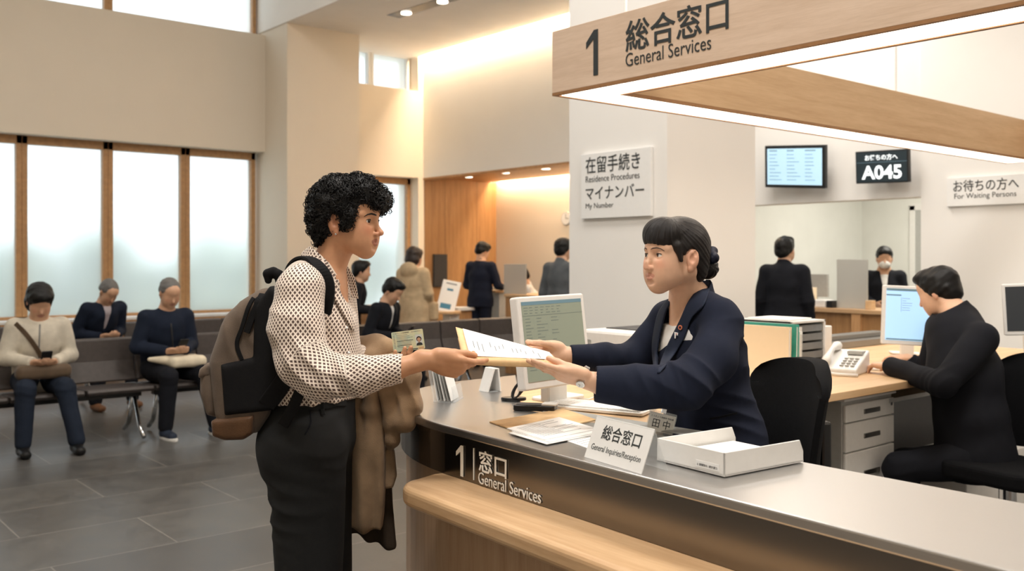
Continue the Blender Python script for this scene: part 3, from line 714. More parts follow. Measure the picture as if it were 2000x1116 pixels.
# desk telephone
c = P(1650, 722, 4.72); c.z = DK
e = empty('desk_telephone', c, 'white desk telephone with handset beside the drawer cabinet', 'telephone')
M = frame(c, RT * .8 - FW * .6, FW * .8 + RT * .6)
vs = [(-.09, .11, 0), (.09, .11, 0), (.09, -.11, 0), (-.09, -.11, 0), (-.09, .11, .11), (.09, .11, .11), (.09, -.11, .03), (-.09, -.11, .03)]
MB().add([M @ Vector(q) for q in vs], [(0, 1, 2, 3), (4, 7, 6, 5), (0, 4, 5, 1), (1, 5, 6, 2), (2, 6, 7, 3), (3, 7, 4, 0)]).build('body', 'white_plastic', e, bevel=.008)
hs = [M @ Vector((-.065, .10 - .2 * i / 8, .125 - .075 * i / 8 + .022 * math.sin(i / 8 * PI))) for i in range(9)]
MB().tube(hs, [.022, .024, .018, .014, .013, .014, .018, .024, .022], 12).build('handset', 'white_plastic', e, smooth=True)
k_ = MB()
for i in range(4):
    for j in range(3): y = .0 - i * .026; x = .0 + j * .026; z = .03 + (y + .11) / .22 * .08; k_.box(x, x + .018, y - .008, y + .008, z, z + .006, M)
k_.build('keypad', 'grey_plastic', e)
MB().box(.0, .075, .035, .095, .09, .106, M).build('display', 'grey_plastic', e)
MB().tube([M @ Vector((-.06, -.11, .03)), M @ Vector((-.05, -.15, .012)), M @ Vector((.02, -.17, .009)), M @ Vector((.11, -.15, .009))], .008, 8).build('cord', 'white_plastic', e, smooth=True)
tag(MB().box(4.52, 4.70, 2.86, 3.02, DK + .001, DK + .2).build('storage_box', 'white_plastic', bevel=.006), 'white box standing behind the letter drawer cabinet', 'box')
tag(MB().box(4.75, 6.1, 3.22, 3.4, DK + .001, DK + .045).box(4.75, 6.1, 3.3, 3.4, DK + .045, DK + .075).build('desk_rail', 'grey_metal', bevel=.004), 'low grey rail along the back of the office desk', 'rail')
# laser printer
c = P(1222, 700, 4.5); e = empty('printer', (c.x, c.y, DK), 'white laser printer behind the clerk, by the pillar', 'printer')
MB().box(c.x - .16, c.x + .28, c.y - .2, c.y + .13, DK + .001, DK + .235).build('body', 'white_plastic', e, bevel=.015)
MB().box(c.x - .05, c.x + .2, c.y - .18, c.y + .08, DK + .2355, DK + .24).build('output_tray', 'dark_grey', e)
l = MB()
for k in range(9): l.box(c.x - .163, c.x - .1595, c.y + .07, c.y + .10, DK + .12 + .008 * k, DK + .124 + .008 * k)
l.build('vent', 'grey_plastic', e)
# monitors on the desk
emis('screen_blue', (160, 198, 228), .8); 
monitor('white monitor with a bright pale blue screen in front of the seated man', [(1712, 557), (1822, 562), (1828, 672), (1722, 672)], 5.05, 5.0, .04, 'screen_blue', (1768, 692), DK, lines=2)
emis('screen_off', (42, 46, 50), .25)
monitor('white monitor with a dark screen at the right edge', [(1947, 556), (2062, 552), (2068, 652), (1962, 656)], 4.7, 4.6, .04, 'screen_off', (2015, 706), DK)
c = P(1722, 712, 4.86); c.z = DK
keyboard('white keyboard under the seated man\'s hands', c, RT * .95 - FW * .3, L=.34)
tag(MB().prism([(4.9, 2.25), (5.2, 2.3), (5.15, 2.5), (4.88, 2.46)], DK + .001, DK + .02).build('paper_pile', 'paper'), 'loose white papers on the desk by the right edge', 'paper')
# office chairs
def office_chair(loc, ang, label, zs, back_top, w=.44):
    """ang: direction the sitter faces"""
    e = empty('office_chair', loc, label, 'office chair', 'black office chairs')
    f = Vector((math.cos(ang), math.sin(ang), 0)); s = Vector((-f.y, f.x, 0)); L = Vector(loc)
    Mx = frame(L, s, (0, 0, 1)); Mz = frame(L, f, s)
    # curved back: grid with thickness
    n, m_ = 20, 24; vs = []; hb = back_top - zs - .06
    def pt(i, j, off):
        a = -1 + 2 * i / n; b_ = j / m_
        ww = w * (.40 + .10 * math.sin(min(1, b_ * 1.3) * PI / 2)) * (1 if b_ < .86 else math.sqrt(max(.0, 1 - ((b_ - .86) / .14) ** 2 * .45)))
        x = -.20 - .04 * b_ - .05 * (1 - a * a) + off + .02 * math.sin(b_ * PI)
        return L + s * (a * ww) + f * x + Vector((0, 0, zs + .06 + hb * b_ - (abs(a) ** 3) * (.03 if b_ > .8 else 0)))
    b = MB(); o = 0
    for off in (0, -.055):
        for j in range(m_ + 1):
            for i in range(n + 1): vs.append(pt(i, j, off * (1 - .6 * abs(-1 + 2 * i / n) ** 4)))
    N = (n + 1) * (m_ + 1); fs = []
    for j in range(m_):
        for i in range(n):
            k = j * (n + 1) + i
            fs.append((k, k + 1, k + n + 2, k + n + 1)); fs.append((N + k, N + k + n + 1, N + k + n + 2, N + k + 1))
    ring = [i for i in range(n + 1)] + [j * (n + 1) + n for j in range(1, m_ + 1)] + [m_ * (n + 1) + i for i in range(n - 1, -1, -1)] + [j * (n + 1) for j in range(m_ - 1, 0, -1)]
    for a, c_ in zip(ring, ring[1:] + ring[:1]): fs.append((a, N + a, N + c_, c_))
    b.add(vs, fs); b.build('backrest', 'black_fabric', e, smooth=True, bevel=.008, seg=3)
    MB().prism(rrect(-.2, .23, -w / 2 * .95, w / 2 * .95, .08), zs - .045, zs + .03, Mz).build('seat', 'black_fabric', e, bevel=.02, seg=3, smooth=False)
    MB().box(-.37, -.335, -.04, .04, zs - .06, zs + .3, Mz).box(-.37, .0, -.03, .03, zs - .075, zs - .046, Mz).build('back_support', 'black_plastic', e, bevel=.008)
    MB().cyl((0, 0), .028, .09, zs - .046, 16, Mz).build('gas_column', 'chrome', e)
    for k in range(5):
        a = k * 2 * PI / 5 + .3; d = Vector((math.cos(a), math.sin(a), 0))
        MB().tube([L + Vector((0, 0, .10)), L + d * .15 + Vector((0, 0, .095)), L + d * .28 + Vector((0, 0, .07))], [.024, .02, .014], 8).build('foot', 'black_plastic', e)
        MB().ball(L + d * .29 + Vector((0, 0, .028)), .028, 12, 8, (.7, .7, 1)).build('caster', 'rubber', e, smooth=True)
    return e
cc = P(1540, 700, 2.85) + Vector((-.92, .39, 0)) * .25; 
office_chair((cc.x, cc.y, 0), math.atan2(.45, -1), 'black fabric office chair with a tall rounded back behind the clerk', .66, 1.148, .40)
cc = P(2040, 700, 4.3) + Vector((-.98, .2, 0)) * .25
office_chair((cc.x, cc.y, 0), math.atan2(.2, -1), 'black office chair at the right edge, behind the seated man', .52, 1.02, .46)
c = P(1945, 950, 4.6)
e = empty('low_cabinet', (c.x, c.y - .1, 0), 'low white cabinet beside the seated man\'s chair', 'cabinet')
MB().box(c.x - .2, c.x + .9, c.y + .05, c.y + .4, 0, .47).build('body', 'white_plastic', e, bevel=.006)
MB().box(c.x + .15, c.x + .155, c.y + .048, c.y + .05, .02, .45).build('door_gap', 'dark_grey', e)
# ------------------------------------------------------------------ waiting benches
PIT = .53
def bench(x0, n, y, label):
    """row of n joined seats facing -Y, back plane at y"""
    e = empty('waiting_bench', (x0 + n * PIT / 2, y - .3, 0), label, 'bench', 'joined waiting benches')
    for k in range(n):
        a, c = x0 + k * PIT + .008, x0 + (k + 1) * PIT - .008
        prof = [(y - .54, .385), (y - .56, .41), (y - .54, .432), (y - .3, .418), (y - .08, .412), (y - .08, .385)]
        def slab2(prof, nm, bev):
            m = len(prof); vs = [(xx, p[0], p[1]) for xx in (a, c) for p in prof]
            return MB().add(vs, [tuple(range(m)), tuple(range(m, 2 * m))[::-1]] + [(i, m + i, m + (i + 1) % m, (i + 1) % m) for i in range(m)]).build(nm, 'leatherette', e, bevel=bev, seg=3)
        slab2(prof, 'seat', .01)
        slab2([(y - .10, .44), (y - .09, .43), (y - .04, .44), (y + .03, .77), (y + .01, .79), (y - .03, .775), (y - .045, .6)][::-1], 'backrest', .008)
    MB().box(x0 + .05, x0 + n * PIT - .05, y - .36, y - .30, .33, .384).build('beam', 'black_plastic', e)
    for k in (0, n):
        x = x0 + k * PIT + (.10 if k == 0 else -.10)
        MB().tube([(x, y - .32, .36), (x, y - .46, .10), (x, y - .57, .03)], .02, 10, sx=.8).build('leg', 'chrome', e, smooth=True)
        MB().tube([(x, y - .32, .36), (x, y - .20, .10), (x, y - .10, .03)], .02, 10, sx=.8).build('leg', 'chrome', e, smooth=True)
        MB().box(x - .015, x + .015, y - .34, y + .0, .36, .40).build('bracket', 'chrome', e)
    return e
R1 = 8.22; R2 = 10.15
for i, lab in enumerate(('front-row bench of brown seats at the left edge', 'front-row bench of brown seats behind the backpack', 'front-row bench of brown seats behind the standing woman', 'front-row bench of brown seats left of the counter monitor')):
    bench(1.11 + i * 3 * PIT - (0), 3, R1, lab)
for i, lab in enumerate(('back-row bench of brown seats near the left edge by the window', 'back-row bench of brown seats in front of the window sill', 'back-row bench of brown seats before the cream column')):
    bench(1.11 + i * 3 * PIT, 3, R2, lab)
# ------------------------------------------------------------------ alcove furniture
def pzd(u, v, d): return P(u, v, d)
# reading desk with a tilted poster board
c = P(872, 608, 12.2); zt = c.z
e = empty('round_table', (c.x, c.y, 0), 'small round table with a white pedestal in the alcove', 'table')
MB().cyl((c.x, c.y), .19, zt - .03, zt, 32).build('top', 'birch', e, bevel=.004)
MB().box(c.x - .02, c.x + .13, c.y - .10, c.y + .05, 0, zt - .031).build('pedestal', 'white_plastic', e)
M = frame(c + Vector((-.02, .0, .003)), RT, (FW * .28 + Vector((0, 0, 1)) * .9 + RT * .22))
M = frame(c - RT * .16 + Vector((0, 0, .012)), RT, (FW * .35 + Vector((0, 0, .9))))
M = M @ Matrix.Rotation(math.radians(-12), 4, 'Z')
e = empty('poster_board', c + Vector((0, 0, .003)), 'tilted white display board with blue pictures on the small round table', 'display board')
MB().box(.02, .26, .01, .44, -.015, 0, M).build('board', 'sign_white', e, bevel=.004)
MB().box(.06, .20, .05, .12, .0005, .0015, M).build('picture', 'blue_ink', e); MB().box(.10, .18, .30, .33, .0005, .0015, M).build('picture', 'blue_ink', e)
MB().box(.07, .21, .39, .405, .0005, .0015, M).build('heading', 'ink', e)
MB().box(.09, .19, -.0, .02, -.10, 0, M).build('foot', 'white_plastic', e)
# dark panel on the oak wall
xw0, xw1 = onY(848, YU - .06), onY(874, YU - .06)
o = MB().box(xw0, xw1, YU - .06, YU - .021, pY(860, 560, YU).z, pY(860, 497, YU).z).build('wall_panel', 'dark_grey', bevel=.004)
tag(o, 'dark flat panel mounted on the oak wall of the alcove', 'panel')
# low stool-like bench
c = P(903, 600, 12.6)
e = empty('low_table', (c.x, c.y, 0), 'low table with a pale top and wooden body in front of the navy-suited man', 'table')
MB().box(c.x - .17, c.x + .17, c.y - .14, c.y + .14, c.z - .04, c.z).build('top', 'sign_white', e, bevel=.004)
MB().box(c.x - .12, c.x + .12, c.y - .1, c.y + .1, 0, c.z - .041).build('body', 'oak', e)
# information counter in the alcove
c = P(1010, 566, 12.4); xk = 7.62; yk0 = onX(1112, xk) - .2; yk1 = onX(984, xk); zt = 1.0
e = empty('information_counter', (xk + .3, (yk0 + yk1) / 2, 0), 'wooden information counter in the alcove before the cream wall', 'counter')
MB().box(xk, xk + .56, yk0, yk1, zt - .035, zt).build('top', 'oak_y', e, bevel=.003)
MB().box(xk + .02, xk + .05, yk0, yk1 - .35, 0, zt - .036).build('front_panel', 'oak_panel', e)
MB().box(xk + .02, xk + .54, yk1 - .04, yk1 - .01, 0, zt - .036).build('end_panel', 'oak_panel', e)
MB().box(xk + .02, xk + .05, yk1 - .349, yk1 - .05, .0, zt - .036).build('front_panel', 'oak_panel', e)
# writing desk in front of the navy man
c = P(966, 566, 12.9); 
e = empty('writing_desk', (c.x, c.y, 0), 'narrow standing desk at which the navy-suited man writes', 'desk')
MB().box(c.x - .15, c.x + .18, c.y - .2, c.y + .22, .99, 1.02).build('top', 'birch', e, bevel=.003)
MB().box(c.x - .06, c.x + .16, c.y - .17, c.y + .2, 0, .989).build('body', 'grey_plastic', e)
tag(MB().box(c.x - .08, c.x + .1, c.y - .12, c.y + .1, 1.021, 1.06).build('paper_pile', 'paper'), 'white papers on the standing desk', 'paper')
m_, t_, b_ = base_mat('partition', lin(214, 212, 206), .35); b_.inputs['Transmission Weight'].default_value = .45
c = P(1005, 566, 12.2)
o = MB().box(xk + .1, xk + .115, onX(1027, xk + .1), onX(984, xk + .1), zt + .001, zt + .38).build('desk_screen', 'partition', bevel=.003)
tag(o, 'frosted partition standing on the information counter in the alcove', 'partition')
tag(MB().box(xk + .2, xk + .45, onX(1066, xk) , onX(1066, xk) + .2, zt + .001, zt + .07).build('document_box', 'black_plastic', bevel=.004), 'dark box on the information counter', 'box')
c = pX(1105, 427, XA - .02)
e = empty('wall_clock', c, 'small round pale clock on the cream alcove wall', 'clock')
Mq = frame(c, (0, -1, 0), (0, 0, 1))
MB().cyl((0, 0), .10, -.02, .0, 32, Mq).build('case', 'grey_plastic', e); MB().cyl((0, 0), .09, 0, .002, 32, Mq).build('face', 'sign_white', e)
MB().box(-.004, .004, 0, .07, .002, .003, Mq).box(0, .06, -.004, .004, .002, .003, Mq).build('hands', 'letter_dark', e)
# desk and chair at the far left behind the standing woman
c = P(722, 598, 11.3)
e = empty('side_desk', (c.x, c.y, 0), 'wooden desk by the tall window behind the standing woman', 'desk')
MB().box(c.x - .45, c.x + .35, c.y - .3, c.y + .3, c.z - .03, c.z).build('top', 'oak_x', e, bevel=.003)
MB().box(c.x - .4, c.x + .3, c.y - .26, c.y - .23, 0, c.z - .031).build('front_panel', 'oak', e)
# ------------------------------------------------------------------ staff room counter and what stands on it
zt = .97; xk = XB - .02
e = empty('staff_room_counter', (xk + .3, (YR0 + YR1) / 2, 0), 'wooden counter in the opening of the staff room', 'counter')
MB().box(xk, xk + .5, YR0 + .01, YR1 - .01, zt - .04, zt).build('top', 'oak_y', e, bevel=.004)
for k in range(4):
    y0 = YR0 + .02 + (YR1 - YR0 - .04) * k / 4; y1 = YR0 + .02 + (YR1 - YR0 - .04) * (k + 1) / 4
    MB().box(xk + .05, xk + .08, y0, y1 - .09, .1, zt - .041).build('front_panel', 'oak_panel', e)
    MB().box(xk + .01, xk + .48, y1 - .09, y1 - .001, 0, zt - .041).build('upright', 'oak', e)
MB().box(xk + .04, xk + .09, YR0 + .02, YR1 - .02, 0, .099).build('plinth', 'dark_grey', e)
def onk(u, off=.1): return onX(u, xk + off)
o = MB().box(xk + .12, xk + .135, onk(1692), onk(1632), zt + .001, zt + .47).build('desk_screen', 'partition', bevel=.003)
tag(o, 'grey frosted partition on the staff room counter', 'partition')
e = empty('computer_monitor', (xk + .4, onk(1590, .4), zt), 'grey monitor seen from behind on the staff room counter', 'monitor')
y_ = onk(1590, .4)
MB().box(xk + .38, xk + .42, y_ - .16, y_ + .16, zt + .09, zt + .32).build('housing', 'grey_plastic', e, bevel=.006)
MB().box(xk + .39, xk + .42, y_ - .03, y_ + .03, zt + .012, zt + .1).build('neck', 'grey_plastic', e); MB().box(xk + .32, xk + .48, y_ - .09, y_ + .09, zt + .001, zt + .012).build('base', 'grey_plastic', e)
tag(MB().box(xk + .06, xk + .24, onk(1580), onk(1566), zt + .001, zt + .19).build('paper_pile', 'paper_cream'), 'tall cream stack of papers on the staff room counter beside the standing man', 'paper')
tag(MB().box(xk + .05, xk + .22, onk(1617), onk(1590), zt + .001, zt + .075).build('document_box', 'white_plastic', bevel=.01), 'white box on the staff room counter', 'box')
tag(MB().box(xk + .05, xk + .20, onk(1630), onk(1619), zt + .001, zt + .07).build('stapler_box', 'black_plastic', bevel=.006), 'small black box beside the white one on the staff room counter', 'box')
tag(MB().box(xk + .06, xk + .14, onk(1706), onk(1694), zt + .001, zt + .085).build('wooden_box', 'birch', bevel=.003), 'small wooden box on the staff room counter before the masked clerk', 'box')
# ------------------------------------------------------------------ implicit surfaces: smooth unions meshed with surface nets
A3 = lambda p: np.array([p[0], p[1], p[2]], dtype=np.float64)
class Sdf:
    def __init__(s): s.p = []; s.disp = None
    def _add(s, fn, lo, hi, k, op, m=.07): s.p.append((fn, np.minimum(lo, hi) - m, np.maximum(lo, hi) + m, k, op)); return s
    def cone(s, a, b, ra, rb=None, k=.02, op='u', flat=None):
        rb = ra if rb is None else rb; a = A3(a); b = A3(b); ba = b - a; L = max(1e-9, ba @ ba)
        fl = None if flat is None else (A3(Vector(flat[0]).normalized()), flat[1])
        def fn(Q):
            q = Q - a; t = np.clip(q @ ba / L, 0, 1); q = q - t[:, None] * ba
            if fl is not None: q = q + (q @ fl[0])[:, None] * fl[0] * (1 / fl[1] - 1)
            return np.sqrt((q * q).sum(1)) - (ra + (rb - ra) * t)
        r = max(ra, rb) * (1 if fl is None else max(1, fl[1]))
        return s._add(fn, np.minimum(a, b) - r, np.maximum(a, b) + r, k, op)
    def chain(s, pts, rs, k=.02, op='u', flat=None):
        for i in range(len(pts) - 1): s.cone(pts[i], pts[i + 1], rs[i], rs[i + 1], k, op, flat)
        return s
    def ell(s, c, r, R=None, k=.02, op='u'):
        c = A3(c); r = np.array(r, float); R = np.eye(3) if R is None else R
        def fn(Q):
            q = (Q - c) @ R.T / r; k0 = np.sqrt((q * q).sum(1)); k1 = np.sqrt(((q / r) ** 2).sum(1)) + 1e-9
            return k0 * (k0 - 1) / k1
        m = r.max(); return s._add(fn, c - m, c + m, k, op)
    def box(s, c, h, R=None, rad=.01, k=.01, op='u'):
        c = A3(c); h = np.array(h, float) - rad; R = np.eye(3) if R is None else R
        def fn(Q):
            q = np.abs((Q - c) @ R.T) - h
            return np.sqrt((np.maximum(q, 0) ** 2).sum(1)) + np.minimum(q.max(1), 0) - rad
        m = np.linalg.norm(h) + rad; return s._add(fn, c - m, c + m, k, op)
    def poly(s, pts, o, ex, ey, half, rad=.01, k=.01, op='u', taper=0.):
        """a polygon in the plane (o, ex, ey) thickened by half along its normal, edges rounded"""
        ex = A3(Vector(ex).normalized()); ey = A3(ey); ey = ey - ex * (ey @ ex); ey /= np.linalg.norm(ey); ez = np.cross(ex, ey); o = A3(o)
        V = np.array(pts, float); n = len(V)
        def fn(Q):
            q = Q - o; x = q @ ex; y = q @ ey; z = q @ ez
            d = np.full(len(Q), 1e9); sg = np.ones(len(Q))
            for i in range(n):
                a = V[i]; b = V[i - 1]; e = b - a; wx = x - a[0]; wy = y - a[1]
                t = np.clip((wx * e[0] + wy * e[1]) / (e @ e), 0, 1); dx = wx - e[0] * t; dy = wy - e[1] * t
                d = np.minimum(d, dx * dx + dy * dy)
                c1 = y >= a[1]; c2 = y < b[1]; c3 = e[0] * wy > e[1] * wx
                fl = (c1 & c2 & c3) | (~c1 & ~c2 & ~c3); sg[fl] *= -1
            d = sg * np.sqrt(d) + rad; w = np.abs(z) - half + rad
            return np.sqrt(np.maximum(d, 0) ** 2 + np.maximum(w, 0) ** 2) + np.minimum(np.maximum(d, w), 0) - rad
        C = np.array([o + ex * v[0] + ey * v[1] + ez * z for v in V for z in (-half, half)])
        return s._add(fn, C.min(0), C.max(0), k, op)
    def cut(s, o, n, rad=.12, k=.003):
        """cut away everything on the side n of the plane through o, within rad of o"""
        o = A3(o); n = A3(Vector(n).normalized())
        def fn(Q):
            q = Q - o; return np.maximum(-(q @ n), np.sqrt((q * q).sum(1)) - rad)
        return s._add(fn, o - rad, o + rad, k, 's', .01)
    def cut2(s, o, n, c, rad, k=.008):
        """cut away the side n of the plane through o, only inside the ball (c, rad)"""
        o = A3(o); n = A3(Vector(n).normalized()); c = A3(c)
        def fn(Q): return np.maximum(-((Q - o) @ n), np.linalg.norm(Q - c, axis=1) - rad)
        return s._add(fn, c - rad, c + rad, k, 's', .01)
    @staticmethod
    def comb(F, d, k, op):
        if op == 'u':
            h = np.maximum(k - np.abs(F - d), 0) / k; return np.minimum(F, d) - h * h * k * .25
        h = np.maximum(k - np.abs(F + d), 0) / k; return np.maximum(F, -d) + h * h * k * .25
    def eval(s, Q):
        Q = np.asarray(Q, float); F = np.full(len(Q), .3)
        for fn, lo, hi, k, op in s.p:
            m = ((Q > lo) & (Q < hi)).all(1)
            if m.any(): F[m] = s.comb(F[m], fn(Q[m]), k, op)
        if s.disp is not None:
            m = np.abs(F) < .04
            if m.any(): F[m] -= s.disp(Q[m])
        return F
    def bounds(s):
        us = [p for p in s.p if p[4] == 'u']; return np.min([p[1] for p in us], 0) + .05, np.max([p[2] for p in us], 0) - .05
    def grad(s, Q, e=.001):
        g = np.stack([s.eval(Q + np.eye(3)[i] * e) - s.eval(Q - np.eye(3)[i] * e) for i in range(3)], 1) / (2 * e)
        return g
    def project(s, Q, off=0., it=4):
        Q = np.asarray(Q, float).copy()
        for _ in range(it):
            g = s.grad(Q); n2 = (g * g).sum(1) + 1e-6
            Q -= g * ((s.eval(Q) - off) / n2)[:, None]
        return Q
    def arrays(s, h, lo=None, hi=None):
        L, H = s.bounds(); lo = L if lo is None else np.maximum(L, A3(lo)); hi = H if hi is None else np.minimum(H, A3(hi))
        n = np.ceil((hi - lo) / h).astype(int) + 3; lo = lo - h
        ax = [lo[i] + h * np.arange(n[i]) for i in range(3)]
        F = np.full(n, .3, np.float32)
        for fn, a, b, k, op in s.p:
            i0 = np.maximum(np.floor((a - lo) / h).astype(int), 0); i1 = np.minimum(np.ceil((b - lo) / h).astype(int) + 1, n)
            if (i1 <= i0).any(): continue
            sl = tuple(slice(i0[j], i1[j]) for j in range(3))
            G = np.stack(np.meshgrid(*[ax[j][sl[j]] for j in range(3)], indexing='ij'), -1).reshape(-1, 3)
            F[sl] = s.comb(F[sl], fn(G).reshape(F[sl].shape).astype(np.float32), k, op)
        if s.disp is not None:
            idx = np.argwhere(np.abs(F) < .03)
            Q = lo + idx * h; F[tuple(idx.T)] -= s.disp(Q).astype(np.float32)
        F[0] = F[-1] = .1; F[:, 0] = F[:, -1] = .1; F[:, :, 0] = F[:, :, -1] = .1
        S_ = F < 0; c = np.zeros(tuple(n - 1), np.int8)
        for i in (0, 1):
            for j in (0, 1):
                for k in (0, 1): c += S_[i:n[0] - 1 + i, j:n[1] - 1 + j, k:n[2] - 1 + k]
        cells = np.argwhere((c > 0) & (c < 8)); m = len(cells)
        vid = np.full(tuple(n - 1), -1, np.int32); vid[tuple(cells.T)] = np.arange(m)
        acc = np.zeros((m, 3)); cnt_ = np.zeros(m)
        for a in range(3):
            o1, o2 = [x for x in range(3) if x != a]
            for i in (0, 1):
                for j in (0, 1):
                    p0 = cells.copy(); p0[:, o1] += i; p0[:, o2] += j; p1 = p0.copy(); p1[:, a] += 1
                    f0 = F[tuple(p0.T)]; f1 = F[tuple(p1.T)]; e = (f0 < 0) != (f1 < 0)
                    t = f0[e] / (f0[e] - f1[e]); q = p0[e].astype(float); q[:, a] += t
                    acc[e] += q; cnt_[e] += 1
        V = lo + acc / cnt_[:, None] * h
        faces = []
        for a in range(3):
            b, c2 = (a + 1) % 3, (a + 2) % 3
            s0 = [slice(None)] * 3; s1 = [slice(None)] * 3; s0[a] = slice(0, -1); s1[a] = slice(1, None)
            d = np.argwhere(S_[tuple(s0)] != S_[tuple(s1)])
            d = d[(d[:, b] > 0) & (d[:, c2] > 0) & (d[:, b] < n[b] - 1) & (d[:, c2] < n[c2] - 1)]
            ins = S_[tuple(d.T)]
            def g(db, dc):
                q = d.copy(); q[:, b] += db; q[:, c2] += dc; return vid[tuple(q.T)]
            f = np.stack([g(-1, -1), g(0, -1), g(0, 0), g(-1, 0)], 1)
            f[~ins] = f[~ins][:, ::-1]; faces.append(f)
        Fc = np.concatenate(faces); Fc = Fc[(Fc >= 0).all(1)]
        return V, Fc
def merge(parts):
    Vs = []; Fs = []; o = 0
    for V, F in parts: Vs.append(V); Fs.append(F + o); o += len(V)
    return np.concatenate(Vs), np.concatenate(Fs)
def np_mesh(name, V, F, mat, parent=None, attrs=None, uv=None, relax=0):
    if relax:
        E = np.concatenate([F[:, [i, (i + 1) % 4]] for i in range(4)])
        for _ in range(relax):
            s_ = np.zeros_like(V); c = np.zeros(len(V))
            np.add.at(s_, E[:, 0], V[E[:, 1]]); np.add.at(c, E[:, 0], 1); np.add.at(s_, E[:, 1], V[E[:, 0]]); np.add.at(c, E[:, 1], 1)
            V = V * .5 + s_ / np.maximum(c, 1)[:, None] * .5
    me = bpy.data.meshes.new(name); me.vertices.add(len(V)); me.vertices.foreach_set('co', V.astype(np.float32).ravel())
    me.loops.add(len(F) * 4); me.loops.foreach_set('vertex_index', F.astype(np.int32).ravel())
    me.polygons.add(len(F)); me.polygons.foreach_set('loop_start', np.arange(len(F), dtype=np.int32) * 4)
    try: me.polygons.foreach_set('loop_total', np.full(len(F), 4, np.int32))
    except Exception: pass
    me.polygons.foreach_set('use_smooth', np.ones(len(F), bool)); me.update(calc_edges=True); me.validate()
    for nm, a in (attrs or {}).items():
        at = me.attributes.new(nm, 'FLOAT', 'POINT'); at.data.foreach_set('value', a.astype(np.float32))
    if uv is not None:
        at = me.attributes.new('cloth_uv', 'FLOAT_VECTOR', 'POINT'); at.data.foreach_set('vector', uv.astype(np.float32).ravel())
    me.materials.append(MATS[mat] if isinstance(mat, str) else mat)
    o = bpy.data.objects.new(name, me); COL.objects.link(o)
    if parent is not None: setparent(o, parent)
    return o
def sdf_obj(s, name, h, mat, parent=None, relax=1, **kw):
    V, F = s.arrays(h); return np_mesh(name, V, F, mat, parent, relax=relax, **kw)
def sines(seed, n=10, f0=8, f1=40):
    rd = np.random.RandomState(seed); D = rd.randn(n, 3); D /= np.linalg.norm(D, axis=1)[:, None]
    fr = np.linspace(f0, f1, n) * (1 + .2 * rd.rand(n)); ph = rd.rand(n) * 6.28; am = (f0 / fr) ** .8
    def fn(Q):
        r = np.zeros(len(Q))
        for d, f, p, a in zip(D, fr, ph, am): r += a * np.sin(Q @ d * f + p)
        return r / am.sum() * 1.6
    return fn
def folds(seed, amp=.004, f0=12, f1=50, wr=()):
    """soft cloth folds; wr = list of (centre, axis, reach, frequency, amplitude) wrinkle packets"""
    g = sines(seed, 8, f0, f1); w = sines(seed + 5, 6, 10, 30)
    W = [(A3(c), A3(Vector(a).normalized()), r, f, am) for c, a, r, f, am in wr]
    def fn(Q):
        v = g(Q) * amp
        for c, a, r, f, am in W:
            q = Q - c; e = np.exp(-(q * q).sum(1) / (r * r))
            ph = (q @ a) * f + w(Q) * 2.2
            v += am * e * (1 - 2 * np.abs(np.sin(ph)) ** .8)
        return v
    return fn
def basis(f, pitch=0., roll=0.):
    """rows: forward, left, up; pitch > 0 looks down, roll > 0 tips to the left"""
    f = Vector((f[0], f[1], 0)).normalized(); l = Vector((-f.y, f.x, 0)); u = Vector((0, 0, 1))
    f2 = f * math.cos(pitch) - u * math.sin(pitch); u2 = u * math.cos(pitch) + f * math.sin(pitch)
    l3 = l * math.cos(roll) - u2 * math.sin(roll); u3 = u2 * math.cos(roll) + l * math.sin(roll)
    return np.array([A3(f2), A3(l3), A3(u3)])
